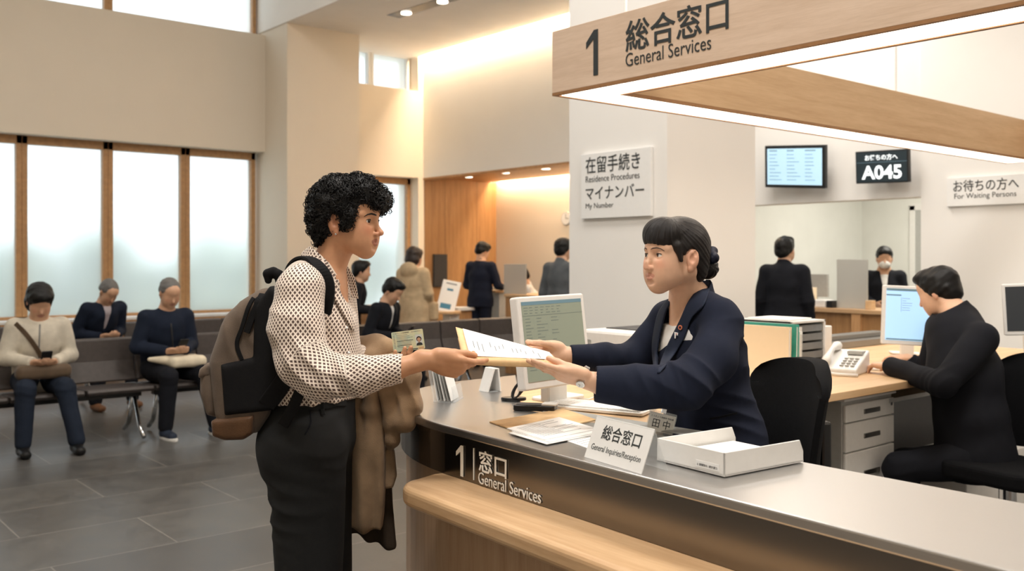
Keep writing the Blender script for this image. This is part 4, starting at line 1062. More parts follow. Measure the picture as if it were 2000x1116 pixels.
# ------------------------------------------------------------------ head, hands
class Head:
    def __init__(s, O, R, sc=.9, width=1.0):
        s.O = A3(O); s.R = R; s.sc = sc; s.w = width
    def pt(s, x, y, z): return s.O + s.sc * (np.array([x, y * s.w, z]) @ s.R)
    def loc(s, Q): return (Q - s.O) @ s.R.T / s.sc / np.array([1, s.w, 1])
    def r(s, *a): return [x * s.sc for x in a]
def add_head(S_, H, neck, neck_r=.05, detail=True, jaw=1.0, nose=1.0):
    k = H.sc; E = lambda c, r, kk, op='u': S_.ell(H.pt(*c), H.r(*r), H.R, kk * k, op)
    C = lambda a, b, ra, rb, kk, op='u': S_.cone(H.pt(*a), H.pt(*b), ra * k, rb * k, kk * k, op)
    E((-.014, 0, .028), (.094, .074, .086), .02)
    E((.028, 0, -.012), (.058, .058, .082), .03)
    E((.052, 0, .042), (.034, .050, .040), .03)
    for sd in (-1, 1):
        C((-.012, sd * .050, -.048), (.050, sd * .014 * jaw, -.096), .018, .013, .03)
        E((.052, sd * .034, -.030), (.028, .024, .028), .03)
    E((.059, 0, -.096), (.019, .020, .016), .022)
    E((.0595, 0, -.066), (.025, .040, .034), .025)
    for sd in (-1, 1): E((.044, sd * .034, -.062), (.026, .022, .030), .03)
    nk = A3(neck)
    S_.cone(H.pt(-.026, 0, -.045), nk, neck_r * .96, neck_r, .022 * k)
    if not detail:
        C((.080, 0, .002), (.100, 0, -.038), .008, .011, .012)
        for sd in (-1, 1): E((-.008, sd * .076, -.012), (.016, .007, .030), .008)
        return
    for sd in (-1, 1):
        C((.080, sd * .012, .020), (.062, sd * .050, .020), .009, .008, .014)
        E((.094, sd * .031, -.001), (.020, .018, .014), .012, 's')
        E((.0685, sd * .0315, 0), (.0150, .0165, .0142), .005)
        # eye opening
        E((.083, sd * .0325, -.0008), (.013, .0135, .0045), .0025, 's')
        # ear
        E((-.014, sd * .077, -.010), (.019, .0075, .032), .008); E((-.018, sd * .0825, -.006), (.0165, .005, .028), .004)
        E((-.008, sd * .0890, -.006), (.0095, .011, .016), .004, 's'); E((-.019, sd * .0890, .009), (.0065, .0075, .011), .003, 's')
        E((-.007, sd * .078, -.038), (.008, .005, .009), .006)
    n = nose
    C((.079, 0, .010), (.0825 + .004 * n, 0, -.006), .0070, .0070, .012)
    C((.084, 0, -.006), (.099 + .004 * n, 0, -.034), .0068, .0088, .008)
    E((.1005 + .0045 * n, 0, -.0365), (.0085, .0090, .0078), .006)
    for sd in (-1, 1):
        E((.0925, sd * .0125, -.0400), (.0100, .0066, .0070), .005); E((.0985, sd * .0062, -.0470), (.0048, .0034, .0034), .003, 's')
    C((.0905, 0, -.046), (.0895, 0, -.056), .0045, .004, .008)
    # lips
    for sd in (-1, 1):
        C((.0872, sd * .0035, -.0612), (.0785, sd * .0245, -.0662), .0036, .0022, .007)
    C((.0850, -.006, -.0722), (.0850, .006, -.0722), .0043, .0043, .008)
    for sd in (-1, 1): C((.0850, sd * .006, -.0722), (.0780, sd * .0235, -.0682), .0040, .0020, .007)
    for sd in (-1, 1): C((.0915, 0, -.0668), (.0815, sd * .025, -.0668), .0011, .0006, .002, 's')
    E((.086, 0, -.0845), (.006, .016, .005), .008, 's')
    # throat muscle and hollow
    S_.cone(H.pt(-.03, -.05, -.05), A3(neck) + H.R[0] * .035 + H.R[1] * -.0, .012, .012, .03 * k); S_.cone(H.pt(-.03, .05, -.05), A3(neck) + H.R[0] * .035, .012, .012, .03 * k)
def head_attrs(H, V):
    q = H.loc(V); x, y, z = q.T
    def blob(c, r): return np.clip(1.6 - 1.6 * np.sqrt((((q - np.array(c)) / np.array(r)) ** 2).sum(1)) ** 2, 0, 1)
    ya = np.abs(y); arch = np.exp(-(ya / .009) ** 2) * .0008 - np.exp(-((ya - .007) / .006) ** 2) * 0
    up = -.0600 + .0 * ya + .0015 * np.exp(-((ya - .006) / .005) ** 2) - (ya / .024) ** 2 * .005 + .0045
    dn = -.0785 + (ya / .022) ** 2 * .0105
    sm = lambda t: np.clip(t / .0012 + .5, 0, 1)
    lips = sm(up - z) * sm(z - dn) * np.clip((.0255 - ya) / .002, 0, 1) * (x > .075)
    blush = np.exp(-(((ya - .042) / .018) ** 2 + ((z + .028) / .018) ** 2)) * (x > .03) + .8 * np.exp(-((x - .104) / .01) ** 2 - ((z + .038) / .01) ** 2) + .7 * (ya > .074) * (np.abs(z + .01) < .05) * (x < .02)
    return lips, blush
def add_eyes(H, parent, iris=(58, 36, 24), look=(1, 0, 0)):
    lk = A3(Vector(look).normalized()) 
    for sd in (-1, 1):
        c = H.pt(.0685, sd * .0315, 0); r = .0138 * H.sc
        e = MB().ball(c, r, 24, 16).build('eye', 'sclera', parent, smooth=True)
        n_ = Vector(lk).normalized(); ex = n_.cross(Vector((0, 0, 1))).normalized(); ey = ex.cross(n_); ex = ey.cross(n_)
        def cap(R0, ang, nm, mat):
            vs = [Vector(c) + n_ * R0]; rings = 4; seg = 20
            for i in range(1, rings + 1):
                a = ang * i / rings
                for j in range(seg):
                    t = 2 * PI * j / seg; vs.append(Vector(c) + n_ * R0 * math.cos(a) + (ex * math.cos(t) + ey * math.sin(t)) * R0 * math.sin(a))
            fs = [(0, 1 + j, 1 + (j + 1) % seg) for j in range(seg)] + [(1 + i * seg + j, 1 + (i + 1) * seg + j, 1 + (i + 1) * seg + (j + 1) % seg, 1 + i * seg + (j + 1) % seg) for i in range(rings - 1) for j in range(seg)]
            return MB().add(vs, fs).build(nm, mat, e, smooth=True)
        cap(r * 1.012, .60, 'iris', 'iris'); cap(r * 1.022, .27, 'pupil', 'pupil')
def brows_lashes(S_, H, parent, brow_w=.0032, thick=1., mat='hair_black'):
    for sd in (-1, 1):
        pts = [H.pt(x, sd * y, z) for x, y, z in ((.098, .011, .0165), (.096, .020, .0195), (.088, .032, .0215), (.078, .042, .0195), (.07, .050, .0135))]
        Q = S_.project(np.array(pts), off=.0002)
        MB().tube([Vector(q) for q in Q], [.0016 * thick, .0028 * thick, .0026 * thick, .0020 * thick, .0008], 8, sx=.9).build('eyebrow', mat, parent, smooth=True)
        pts = []
        for i in range(9):
            a = -1 + 2 * i / 8; y = .0325 + .0135 * a; z = -.0008 + .0046 * math.sqrt(max(0, 1 - a * a)) + .0008
            x = .0685 + math.sqrt(max(0, .0152 ** 2 - (y - .0315) ** 2 - z * z)); pts.append(Vector(H.pt(x, sd * y, z)))
        MB().tube(pts, [.0004] + [.0011] * 7 + [.0006], 6).build('eyelash', mat, parent, smooth=True)
def rot(v, ax, a):
    return A3(Matrix.Rotation(a, 3, Vector(ax)) @ Vector(v))
def add_hand(S_, W, d, n, side, curl=((.3, .4, .3),) * 4, thumb=(.7, .2, .3, .2), sc=1.0, spread=.06, nails=None):
    """W wrist, d direction of the hand, n direction the palm faces, side: +1 when the thumb lies along d x n"""
    W = A3(W); d = A3(Vector(d).normalized()); n = A3(n); n = n - d * (n @ d); n /= np.linalg.norm(n); t = np.cross(d, n) * side
    k = .006 * sc; L = .088 * sc
    R = np.array([d, t, n])
    S_.cone(W - d * .02 * sc, W + d * .025 * sc, .0235 * sc, .0235 * sc, .012, flat=(Vector(n), .82))
    S_.ell(W + d * .052 * sc, (.050 * sc, .036 * sc, .0145 * sc), R, .014)
    S_.ell(W + d * .040 * sc + t * .020 * sc + n * .006 * sc, (.032 * sc, .019 * sc, .014 * sc), R, .012)
    S_.ell(W + d * .045 * sc - t * .022 * sc + n * .005 * sc, (.034 * sc, .014 * sc, .013 * sc), R, .012)
    tips = []
    for i, (off, ln, r, kn) in enumerate(((.028, .072, .0086, .084), (.0095, .080, .0088, .088), (-.009, .074, .0084, .085), (-.0265, .058, .0074, .077))):
        base = W + d * kn * sc + t * off * sc; sp = (1.2 - i) * spread
        dd = rot(d, n, sp * side * 1.0) if True else d
        ax = np.cross(dd, n); 
        S_.cone(W + d * .045 * sc + t * off * .8 * sc, base, .0095 * sc, r * 1.12 * sc, .008)
        p = base; a = 0; rr = r
        for j, f in enumerate((.45, .31, .24)):
            a += curl[i][j]; v = dd * math.cos(a) + n * math.sin(a)
            q = p + v * ln * f * sc; r2 = r * (.93, .86, .76)[j]
            S_.cone(p, q, rr * sc, r2 * sc, .0028 if j else .004); 
            if j < 2: S_.ell(q - n * .0004, [r2 * 1.04 * sc] * 3, None, .003)
            rr = r2; p, p0 = q, p
        tips.append((p, v, np.cross(v, ax)))
    # thumb: leaves the side of the palm near its base
    a0, a1, a2, a3 = thumb
    b = W + d * .020 * sc + t * .022 * sc + n * .006 * sc
    v = d * math.cos(a0) + t * math.sin(a0); v = v * math.cos(a1) + n * math.sin(a1)
    p1 = b + v * .042 * sc; S_.cone(b, p1, .0150 * sc, .0112 * sc, .012)
    w = -t * math.sin(a2) * .8 + n * math.sin(a2) * .3 + v * math.cos(a2); w /= np.linalg.norm(w)
    p2 = p1 + w * .032 * sc; S_.cone(p1, p2, .0108 * sc, .0096 * sc, .004)
    w2 = -t * math.sin(a2 + a3) * .8 + n * math.sin(a2 + a3) * .3 + v * math.cos(a2 + a3); w2 /= np.linalg.norm(w2)
    p3 = p2 + w2 * .026 * sc; S_.cone(p2, p3, .0098 * sc, .0074 * sc, .004)
    tips.append((p3, w2, None))
    return tips
# ------------------------------------------------------------------ skin, hair and cloth materials
def skin(name, rgb, lip, blush):
    m, t, b = base_mat(name, lin(*rgb), .46, Subsurface_Weight=.07, Subsurface_Scale=.01)
    b.inputs['Subsurface Radius'].default_value = (1, .45, .3)
    b.inputs['Specular IOR Level'].default_value = .4
    a1 = t.new('ShaderNodeAttribute', attribute_name='lips'); a2 = t.new('ShaderNodeAttribute', attribute_name='blush')
    n = t.new('ShaderNodeTexNoise', Scale=90.0, Detail=4.0); t.link(t.coords(), n.inputs['Vector'])
    c = lin(*rgb); base = t.ramp(n.outputs['Fac'], [(.3, tuple(x * .94 for x in c[:3]) + (1,)), (.7, c)])
    base = t.mix(t.math('MULTIPLY', a2.outputs['Fac'], .45), base, lin(*blush))
    base = t.mix(t.math('MULTIPLY', a1.outputs['Fac'], .75), base, lin(*lip))
    t.link(base, b.inputs['Base Color'])
    n2 = t.new('ShaderNodeTexNoise', Scale=420.0, Detail=3.0); t.link(t.coords(), n2.inputs['Vector'])
    t.link(t.bump(n2.outputs['Fac'], .12, .0008), b.inputs['Normal'])
skin('skin_tan', (204, 152, 116), (150, 84, 72), (190, 110, 84))
skin('skin_light', (222, 178, 148), (186, 112, 98), (224, 150, 124))
skin('skin_mid', (206, 162, 132), (170, 110, 96), (204, 140, 116))
plain('sclera', (232, 228, 222), .2, noise=.005); plain('iris', (52, 32, 22), .15); plain('pupil', (6, 6, 6), .1)
plain('hair_black', (11, 10, 10), .45, noise=.1, nscale=200, bump=.3, bscale=300, Specular_IOR_Level=.3)
plain('hair_grey', (104, 102, 100), .6, noise=.15, nscale=300, bump=.6, bscale=300)
plain('hair_brown', (38, 26, 22), .45, noise=.1, nscale=200, bump=.5, bscale=300)
def cloth(name, rgb, rough=.85, weave=900, noise=.06, bump=.25):
    m = plain(name, rgb, rough, noise=noise, nscale=14, bump=bump, bscale=weave)
    m.node_tree.nodes['Principled BSDF'].inputs['Sheen Weight'].default_value = 0 if max(rgb) < 70 else .12
    m.node_tree.nodes['Principled BSDF'].inputs['Specular IOR Level'].default_value = .22
cloth('navy_suit', (21, 27, 44)); cloth('navy_jacket', (24, 32, 48)); cloth('dark_suit', (18, 20, 27)); cloth('black_trousers', (33, 34, 35), .8)
cloth('jeans', (28, 36, 50)); cloth('beige_coat', (196, 172, 138), weave=300); cloth('cream_jacket', (196, 188, 172), weave=250); cloth('grey_suit', (88, 92, 96))
cloth('shirt_white', (226, 224, 220), .7); cloth('lilac_shirt', (190, 180, 184), .7); cloth('coat_brown', (150, 124, 96), .9, 500, .12, .4); cloth('coat_lining', (60, 50, 40), .85, 500, .1)
cloth('taupe_canvas', (104, 90, 78), .85, 600, .08, .4); cloth('black_canvas', (18, 18, 20), .8, 600); cloth('brown_leather', (84, 58, 36), .5, 200)
cloth('shoe_black', (22, 22, 23), .4, 200); cloth('shoe_brown', (110, 74, 48), .5, 200); cloth('shoe_navy', (40, 48, 62), .7, 300)
cloth('bag_brown', (88, 72, 56), .6, 200); cloth('bag_cream', (216, 204, 180), .8, 300); cloth('scrunchie', (20, 22, 40), .5, 200)
plain('sole_white', (220, 218, 212), .6)
# ------------------------------------------------------------------ background figures
def to_world(o, f, H=1.7, base=1.7):
    B = basis(f); s = H / base; o = A3(o)
    return lambda x, y, z: o + (np.array([x, y, z]) * s) @ B
def simple_hair(H, style, seed=1):
    S_ = Sdf(); k = H.sc
    E = lambda c, r, kk=.02, op='u': S_.ell(H.pt(*c), H.r(*r), H.R, kk * k, op)
    if style == 'short':
        E((-.018, 0, .038), (.104, .084, .090)); E((.04, 0, .085), (.055, .062, .040)); E((-.058, 0, -.020), (.056, .072, .062)); E((-.02, 0, .0), (.05, .083, .045))
        E((.092, 0, -.02), (.062, .10, .085), .012, 's'); E((.052, 0, -.088), (.088, .12, .070), .012, 's')
    elif style == 'thin':
        E((-.018, 0, .034), (.099, .080, .086)); E((-.07, 0, -.01), (.045, .062, .055))
        E((.092, 0, -.0), (.066, .10, .085), .012, 's'); E((.03, 0, -.085), (.09, .12, .075), .012, 's')
    elif style == 'bob':
        E((-.018, 0, .038), (.110, .092, .092)); E((-.045, 0, -.035), (.078, .092, .085)); E((.05, 0, .07), (.050, .075, .045))
        E((.105, 0, -.045), (.07, .068, .10), .012, 's')
    elif style == 'bun':
        E((-.018, 0, .038), (.104, .084, .090)); E((.055, 0, .06), (.044, .068, .044)); E((-.115, 0, -.01), (.036, .036, .034)); E((-.07, 0, -.01), (.045, .062, .055))
        E((.100, 0, -.035), (.062, .075, .085), .012, 's'); E((.03, 0, -.085), (.09, .12, .066), .012, 's')
    S_.disp = folds(seed, .0035, 60, 220)
    return S_
def person(label, J, f, fh, pitch=0., roll=0., sk='skin_mid', hair=('short', 'hair_black'), jacket='dark_suit', trousers='dark_suit', shoe='shoe_black', shirt=None, res=.008, hsc=1.0,
           hem=None, jr=1.0, hood=False, hands='rest', openfront=True, legs=True, group=None, mask=False, sole=None, hand_dir=None, phone=None, coat_len=None, tr=1.0):
    """J: pelvis, waist, chest, neck, head, and pairs shoulder, elbow, wrist, hip, knee, ankle (index 0 right, 1 left)"""
    B = basis(f); F_, L_, U_ = B
    gz = min(J['ankle'][0][2], J['ankle'][1][2]) - .09
    e = empty('person', (J['pelvis'][0], J['pelvis'][1], max(0, gz) if legs else 0), label, 'person', group)
    H = Head(J['head'], basis(fh, pitch, roll), hsc)
    # body: one continuous skin surface
    S_ = Sdf(); add_head(S_, H, J['neck'], .052, detail=res <= .004)
    S_.cone(J['neck'], J['chest'], .05, .09, .06, flat=(L_, 1.3)); S_.cone(J['chest'], J['waist'], .09, .085, .06, flat=(L_, 1.3)); S_.cone(J['waist'], J['pelvis'], .085, .10, .06, flat=(L_, 1.25))
    for i in (0, 1):
        S_.chain([J['neck'] - U_ * .03, J['shoulder'][i], J['elbow'][i], J['wrist'][i]], [.045, .045, .034, .024], .03)
        sd = 1 if i else -1
        d = J['wrist'][i] - J['elbow'][i]
        if hand_dir is not None: d = A3(hand_dir[i][0]); n = A3(hand_dir[i][1])
        else: n = -L_ * sd
        d = d / np.linalg.norm(d)
        t = np.cross(d, n / np.linalg.norm(n)); side = 1
        # thumb side: forward/up for hanging or lap hands
        want = F_ + U_ * .5 if abs(d[2]) > .7 else (U_ * .3 - L_ * sd if hand_dir is not None else U_)
        side = 1 if t @ want > 0 else -1
        add_hand(S_, J['wrist'][i], d, n, side, curl=((.35, .45, .3), (.4, .5, .3), (.45, .5, .35), (.5, .55, .4)), sc=.98)
        if legs: S_.chain([J['hip'][i], J['knee'][i], J['ankle'][i]], [.075, .052, .036], .03)
    V, Fc = S_.arrays(res * .8)
    lp, bl = head_attrs(H, V)
    np_mesh('body', V, Fc, sk, e, attrs={'lips': lp, 'blush': bl}, relax=1)
    sdf_obj(simple_hair(H, hair[0], len(label)), 'hair', res * .6, hair[1], e)
    # jacket
    ck = hsc / .95
    T = Sdf(); hp = J['pelvis'] - (U_ * .02)
    sw = np.linalg.norm(J['shoulder'][0] - J['shoulder'][1]) / 2
    fl = (L_, 1.38)
    T.chain([J['neck'] - U_ * .10, J['chest'], J['waist'], hp], [.098 * jr * tr, .112 * jr * tr, .108 * jr * tr, .118 * jr * tr], .05, flat=fl)
    if coat_len:
        T.chain([hp, hp - U_ * coat_len], [.12 * jr * tr, (.155 if coat_len > .2 else .130) * jr * tr], .05, flat=(L_, 1.4))
        T.cut(hp - U_ * coat_len, -U_, .5)
    for i in (0, 1):
        a = J['neck'] - U_ * .035 - F_ * .01
        T.cone(a, J['shoulder'][i], .058 * jr * tr, .060 * jr, .05)
        d = J['wrist'][i] - J['elbow'][i]; d = d / np.linalg.norm(d)
        T.chain([J['shoulder'][i], J['elbow'][i], J['wrist'][i] - d * .0], [.066 * jr, .054 * jr, .040 * jr], .022)
        T.cut(J['wrist'][i] - d * .005, d, .075)
    T.cone(J['neck'] + U_ * .04 + F_ * .004, J['neck'] - U_ * .04, .060 * ck, .080, .02); T.cut(J['neck'] + U_ * .042, U_ + F_ * .55, .11)
    if hood: T.ell(J['neck'] - F_ * .085 - U_ * .0, (.065, .125, .095), B, .02)
    if openfront: # V-shaped opening showing the shirt
        c0 = J['neck'] + F_ * .10; c1 = J['waist'] + F_ * .15 + U_ * .04
        T.poly([(-.05, .06), (.05, .06), (.0, -np.linalg.norm(c1 - c0))], c0, L_, U_, .105, .004, .006, 's')
    T.disp = folds(len(label), .004, 14, 60, [(J['elbow'][i], J['wrist'][i] - J['elbow'][i], .09, 70, .004) for i in (0, 1)] + [(J['waist'], U_, .12, 45, .003)])
    sdf_obj(T, 'jacket' if not coat_len else 'coat', res, jacket, e, relax=2)
    if shirt:
        W = Sdf(); W.chain([J['neck'] - U_ * .07, J['chest'], J['waist'], J['pelvis']], [.078, .098, .096, .10], .05, flat=(L_, 1.3)); W.cone(J['neck'] + U_ * .02 - F_ * .004, J['neck'] - U_ * .05, .060, .07, .02)
        W.cut(J['neck'] + U_ * .04, U_ + F_ * .35, .11)
        sdf_obj(W, 'shirt', res, shirt, e)
    if legs:
        Q = Sdf()
        Q.cone(J['pelvis'] + U_ * .06, J['pelvis'] - U_ * .0, .10, .118, .05, flat=(L_, 1.3))
        for i in (0, 1):
            Q.cone(J['pelvis'] + L_ * (.05 if i else -.05), J['hip'][i], .10, .092, .04); Q.chain([J['hip'][i], J['knee'][i], J['ankle'][i] + U_ * .01], [.092, .070, .058], .03)
            Q.cut(J['ankle'][i] - U_ * .03, -U_, .12)
        Q.disp = folds(len(label) + 3, .004, 14, 60, [(J['knee'][i], U_ + F_ * .3, .10, 60, .004) for i in (0, 1)])
        sdf_obj(Q, 'trousers', res, trousers, e, relax=2)
        for i in (0, 1):
            Z = Sdf(); a = J['ankle'][i]; g = a[2] - .09
            fd = J.get('foot', [F_, F_])[i]
            Z.cone(a - fd * .02 - U_ * .045, a + fd * .12 - U_ * .056, .038, .033, .02, flat=(np.cross(fd, U_), 1.15)); Z.cone(a - U_ * .0, a - U_ * .04, .042, .042, .02)
            Z.cut(a - U_ * .088 + fd * .05, -U_, .25)
            o = sdf_obj(Z, 'shoe', res * .7, shoe, e)
            if sole:
                Mz = frame(Vector(a + fd * .05 - U_ * .086), Vector(fd), Vector(np.cross(U_, fd)))
                MB().prism([(.145 * math.cos(t * PI / 12) * 1.0 , .043 * math.sin(t * PI / 12)) for t in range(24)], -.004, .018, Mz).build('sole', sole, o, bevel=.004)
    if mask:
        K = Sdf(); K.ell(H.pt(.050, 0, -.058), H.r(.060, .060, .050), H.R, .01); K.ell(H.pt(0, 0, 0), H.r(.05, .2, .2), H.R, .01, 's')
        sdf_obj(K, 'face_mask', .004, 'shirt_white', e)
    if phone:
        c = (J['wrist'][0] + J['wrist'][1]) / 2 + F_ * phone[0] + U_ * phone[1] 
        up = U_ * .75 + F_ * .65
        M = frame(Vector(c), Vector(L_), Vector(up))
        o = MB().prism(rrect(-.037, .037, -.07, .07, .01), -.004, .004, M).build('smartphone', 'black_plastic', bevel=.002)
        tag(o, phone[2], 'smartphone')
    J['T'] = T
    return e, J
def stand(uv, d, H, f, lean=0., elbows=None, wrists=None, top=None):
    """standing joints with the feet under the image column u at depth d; scaled so that the head top is at H"""
    o = P(uv, HOR, d); o.z = 0; w = to_world(o, f, H)
    q = lambda x, y, z: w(x + lean * max(0, z - .9), y, z)
    J = dict(pelvis=q(0, 0, .95), waist=q(0, 0, 1.08), chest=q(0, 0, 1.26), neck=q(-.01, 0, 1.425), head=q(.03, 0, 1.585),
             shoulder=[q(-.005, s * .165, 1.375) for s in (-1, 1)], elbow=[q(-.03, s * .225, 1.10) for s in (-1, 1)], wrist=[q(.05, s * .235, .865) for s in (-1, 1)],
             hip=[q(0, s * .085, .90) for s in (-1, 1)], knee=[q(.01, s * .09, .49) for s in (-1, 1)], ankle=[q(-.01, s * .10, .09) for s in (-1, 1)])
    if elbows: J['elbow'] = [w(*x) for x in elbows]
    if wrists: J['wrist'] = [w(*x) for x in wrists]
    return J
def sit(o, f, H=1.65, hunch=.05, knees=None, ankles=None, wrists=None, elbows=None, headx=.09, headz=1.16):
    w = to_world(o, f, H, 1.65)
    J = dict(pelvis=w(0, 0, .545), waist=w(-.01, 0, .66), chest=w(.01 + hunch * .6, 0, .84), neck=w(.02 + hunch, 0, 1.00), head=w(headx + hunch, 0, headz),
             shoulder=[w(.01 + hunch, s * .165, .955) for s in (-1, 1)], elbow=[w(.06, s * .235, .72) for s in (-1, 1)], wrist=[w(.28, s * .075, .69) for s in (-1, 1)],
             hip=[w(.03, s * .09, .53) for s in (-1, 1)], knee=[w(.42, s * .13, .50) for s in (-1, 1)], ankle=[w(.40, s * .14, .09) for s in (-1, 1)])
    for k, v in (('knee', knees), ('ankle', ankles), ('wrist', wrists), ('elbow', elbows)):
        if v: J[k] = [w(*x) for x in v]
    return J, w
SOUTH = Vector((0, -1, 0)); TOCAM = lambda p: Vector((-p[0], -p[1], 0)).normalized()
lap = lambda f: [(Vector(f) * .8 + Vector((0, 0, .1)) + Vector((-f[1], f[0], 0)) * .45, Vector((-f[1], f[0], 0)) * .4 + Vector((0, 0, 1)) * .5 - Vector(f) * .0), (Vector(f) * .8 + Vector((0, 0, .1)) - Vector((-f[1], f[0], 0)) * .45, -Vector((-f[1], f[0], 0)) * .4 + Vector((0, 0, 1)) * .5)]
# woman in cream jacket, left edge (front row)
x = onY(72, 7.95); o = Vector((x, 7.95, 0))
f = (SOUTH * .9 + TOCAM(o) * .35).normalized()
J, w = sit(o, f, 1.60, .05, knees=[(.36, -.14, .50), (.40, .13, .50)], ankles=[(.38, -.16, .09), (.46, .20, .09)], headx=.07)
STRAP_P, _ = person('seated person in a cream jacket and jeans on the front bench, holding a phone', J, f, f, .55, hair=('bob', 'hair_black'), jacket='cream_jacket', trousers='jeans', jr=1.08, openfront=False, hsc=1.08, hand_dir=lap(f), phone=(.10, .045, 'black smartphone held by the seated person in the cream jacket'), res=.0085)
c = w(.27, 0, .62); Bf = basis(f)
S_ = Sdf().box(c, (.075, .19, .055), Bf, .045, .02); S_.disp = folds(5, .006, 12, 40)
bag = empty('shoulder_bag', Vector(c) - Vector((0, 0, .05)), 'brown shoulder bag on the lap of the seated person in the cream jacket', 'bag')
sdf_obj(S_, 'bag_body', .008, 'bag_brown', bag)
JK = J
STRAP_T = J['T']; STRAP_BAG = bag
# grey-haired man, front row
x = onY(316, 7.98); o = Vector((x, 7.98, 0)); f = (SOUTH * .7 + TOCAM(o) * .3 + RT * .25).normalized()
J, w = sit(o, f, 1.66, .07, knees=[(.40, -.12, .50), (.42, .17, .50)], ankles=[(.36, -.13, .09), (.46, .24, .09)], headx=.08)
GREY_P, _ = person('grey-haired seated person in a navy jacket on the front bench with a phone', J, f, f, .5, hair=('thin', 'hair_grey'), jacket='navy_jacket', trousers='dark_suit', shoe='shoe_navy', sole='sole_white', jr=1.06, openfront=False, hand_dir=lap(f), phone=(.10, .05, 'black smartphone held by the grey-haired person on the front bench'), res=.0085)
c = w(.30, .06, .605); S_ = Sdf().box(c, (.10, .16, .05), basis(f), .045, .02).cone(w(.28, -.10, .62), w(.22, -.20, .63), .04, .02, .03); S_.disp = folds(9, .008, 14, 50)
o_ = sdf_obj(S_, 'cloth_bag', .007, 'bag_cream'); tag(o_, 'cream cloth bag on the lap of the grey-haired person', 'bag')
GREY_T = J['T']
# man in the back row leaning forward
x = onY(185, 9.85); o = Vector((x, 9.85, 0)); f = (SOUTH * .8 + RT * .25).normalized()
J, w = sit(o, f, 1.66, .16, ankles=[(.40, -.20, .09), (.42, .16, .09)], headx=.11, headz=1.12)
person('seated person in a dark jacket and pale shirt on the back bench, head bowed', J, f, (f + RT * .25).normalized(), .75, hair=('thin', 'hair_grey'), jacket='navy_jacket', trousers='dark_suit', shoe='shoe_brown', shirt='lilac_shirt', hand_dir=lap(f), res=.009)
# suited man sitting with a phone in front of the beige coat (front row, far)
x = onY(775, 8.0); x = 2.17 + PIT * 6.5; o = Vector((onY(733, 8.0), 8.0, 0)); f = (SOUTH * .5 + RT * .6).normalized()
J, w = sit(o, f, 1.66, .10, headx=.10, headz=1.13)
person('seated person in a dark suit bowed over a phone behind the card', J, f, f, .6, hair=('short', 'hair_black'), jacket='dark_suit', trousers='dark_suit', shirt='shirt_white', hand_dir=lap(f), phone=(.10, .05, 'black smartphone in the hands of the suited person on the far bench'), res=.009)
# woman in beige hooded coat, seen from behind
f = (FW * .8 + RT * .45).normalized()
J = stand(807, 11.2, 1.57, f, elbows=[(.02, -.22, 1.12), (.02, .22, 1.12)], wrists=[(.18, -.16, .95), (.18, .16, .95)])
person('person in a beige hooded coat with a dark bob, seen from behind', J, f, f, .15, hair=('bob', 'hair_brown'), jacket='beige_coat', trousers='dark_suit', hood=True, coat_len=.42, openfront=False, jr=1.12, res=.009)
c = J['pelvis'] + A3(RT) * .20 - np.array([0, 0, .05]); S_ = Sdf().box(c, (.05, .10, .11), basis(f), .03, .02); b_ = sdf_obj(S_, 'handbag', .009, 'beige_coat'); tag(b_, 'tan handbag hanging at the side of the beige coat', 'bag')
# navy suited man from behind at the writing desk
f = (FW * .85 + RT * .5).normalized()
J = stand(938, 12.6, 1.66, f, lean=.05, elbows=[(.05, -.25, 1.12), (.03, .23, 1.12)], wrists=[(.30, -.17, 1.09), (.24, .14, 1.04)])
person('person in a navy suit standing with the back to the camera at the standing desk', J, f, (f + RT * .5).normalized(), .45, hair=('short', 'hair_black'), jacket='navy_suit', trousers='navy_suit', openfront=False, jr=1.05, coat_len=.10, res=.009)
# grey suited man half hidden by the pillar
f = (FW * .75 + RT * .6).normalized()
J = stand(1097, 10.2, 1.66, f)
person('person in a grey suit half hidden by the pale pillar', J, f, f, .1, hair=('short', 'hair_black'), jacket='grey_suit', trousers='grey_suit', openfront=False, jr=1.05, coat_len=.10, res=.01)
# clerk behind the alcove counter
f = (-RT * .9 - FW * .1).normalized(); c = P(1046, 570, 13.0); o = Vector((c.x, c.y, .10)); f = (-RT).normalized()
J, w = sit(o, f, 1.60, .10, headx=.10, headz=1.14)
person('clerk in a white top sitting low behind the alcove counter', J, f, f, .5, hair=('short', 'hair_black'), jacket='shirt_white', trousers='dark_suit', openfront=False, res=.010, legs=False)
# person by the tall window, partly hidden by the standing woman
f = (RT * .9 + FW * .1).normalized()
c = P(686, 600, 10.9); J, w = sit(Vector((c.x, c.y, .16)), f, 1.64, .06, headx=.06, headz=1.15)
person('person in black at the desk by the tall window', J, f, f, .1, hair=('short', 'hair_black'), jacket='dark_suit', trousers='dark_suit', openfront=False, res=.010, legs=False)
# dark suited man in front of the staff room
f = (FW * .8 + RT * .45).normalized()
J = stand(1532, 8.7, 1.64, f)
person('person in a black suit standing with the back to the camera before the staff room', J, f, (f + RT * .35).normalized(), 0, hair=('short', 'hair_black'), jacket='dark_suit', trousers='dark_suit', shirt='shirt_white', jr=1.08, coat_len=.12, openfront=False, res=.009)
# masked clerk behind the staff room counter
f = (-FW * .9 - RT * .3).normalized()
J = stand(1727, 9.9, 1.56, f, elbows=[(.03, -.22, 1.12), (.03, .22, 1.12)], wrists=[(.22, -.10, 1.06), (.22, .10, 1.06)])
person('masked clerk in a black jacket standing behind the staff room counter', J, f, f, .1, hair=('bun', 'hair_black'), jacket='dark_suit', trousers='dark_suit', shirt='shirt_white', mask=True, jr=.98, res=.009)
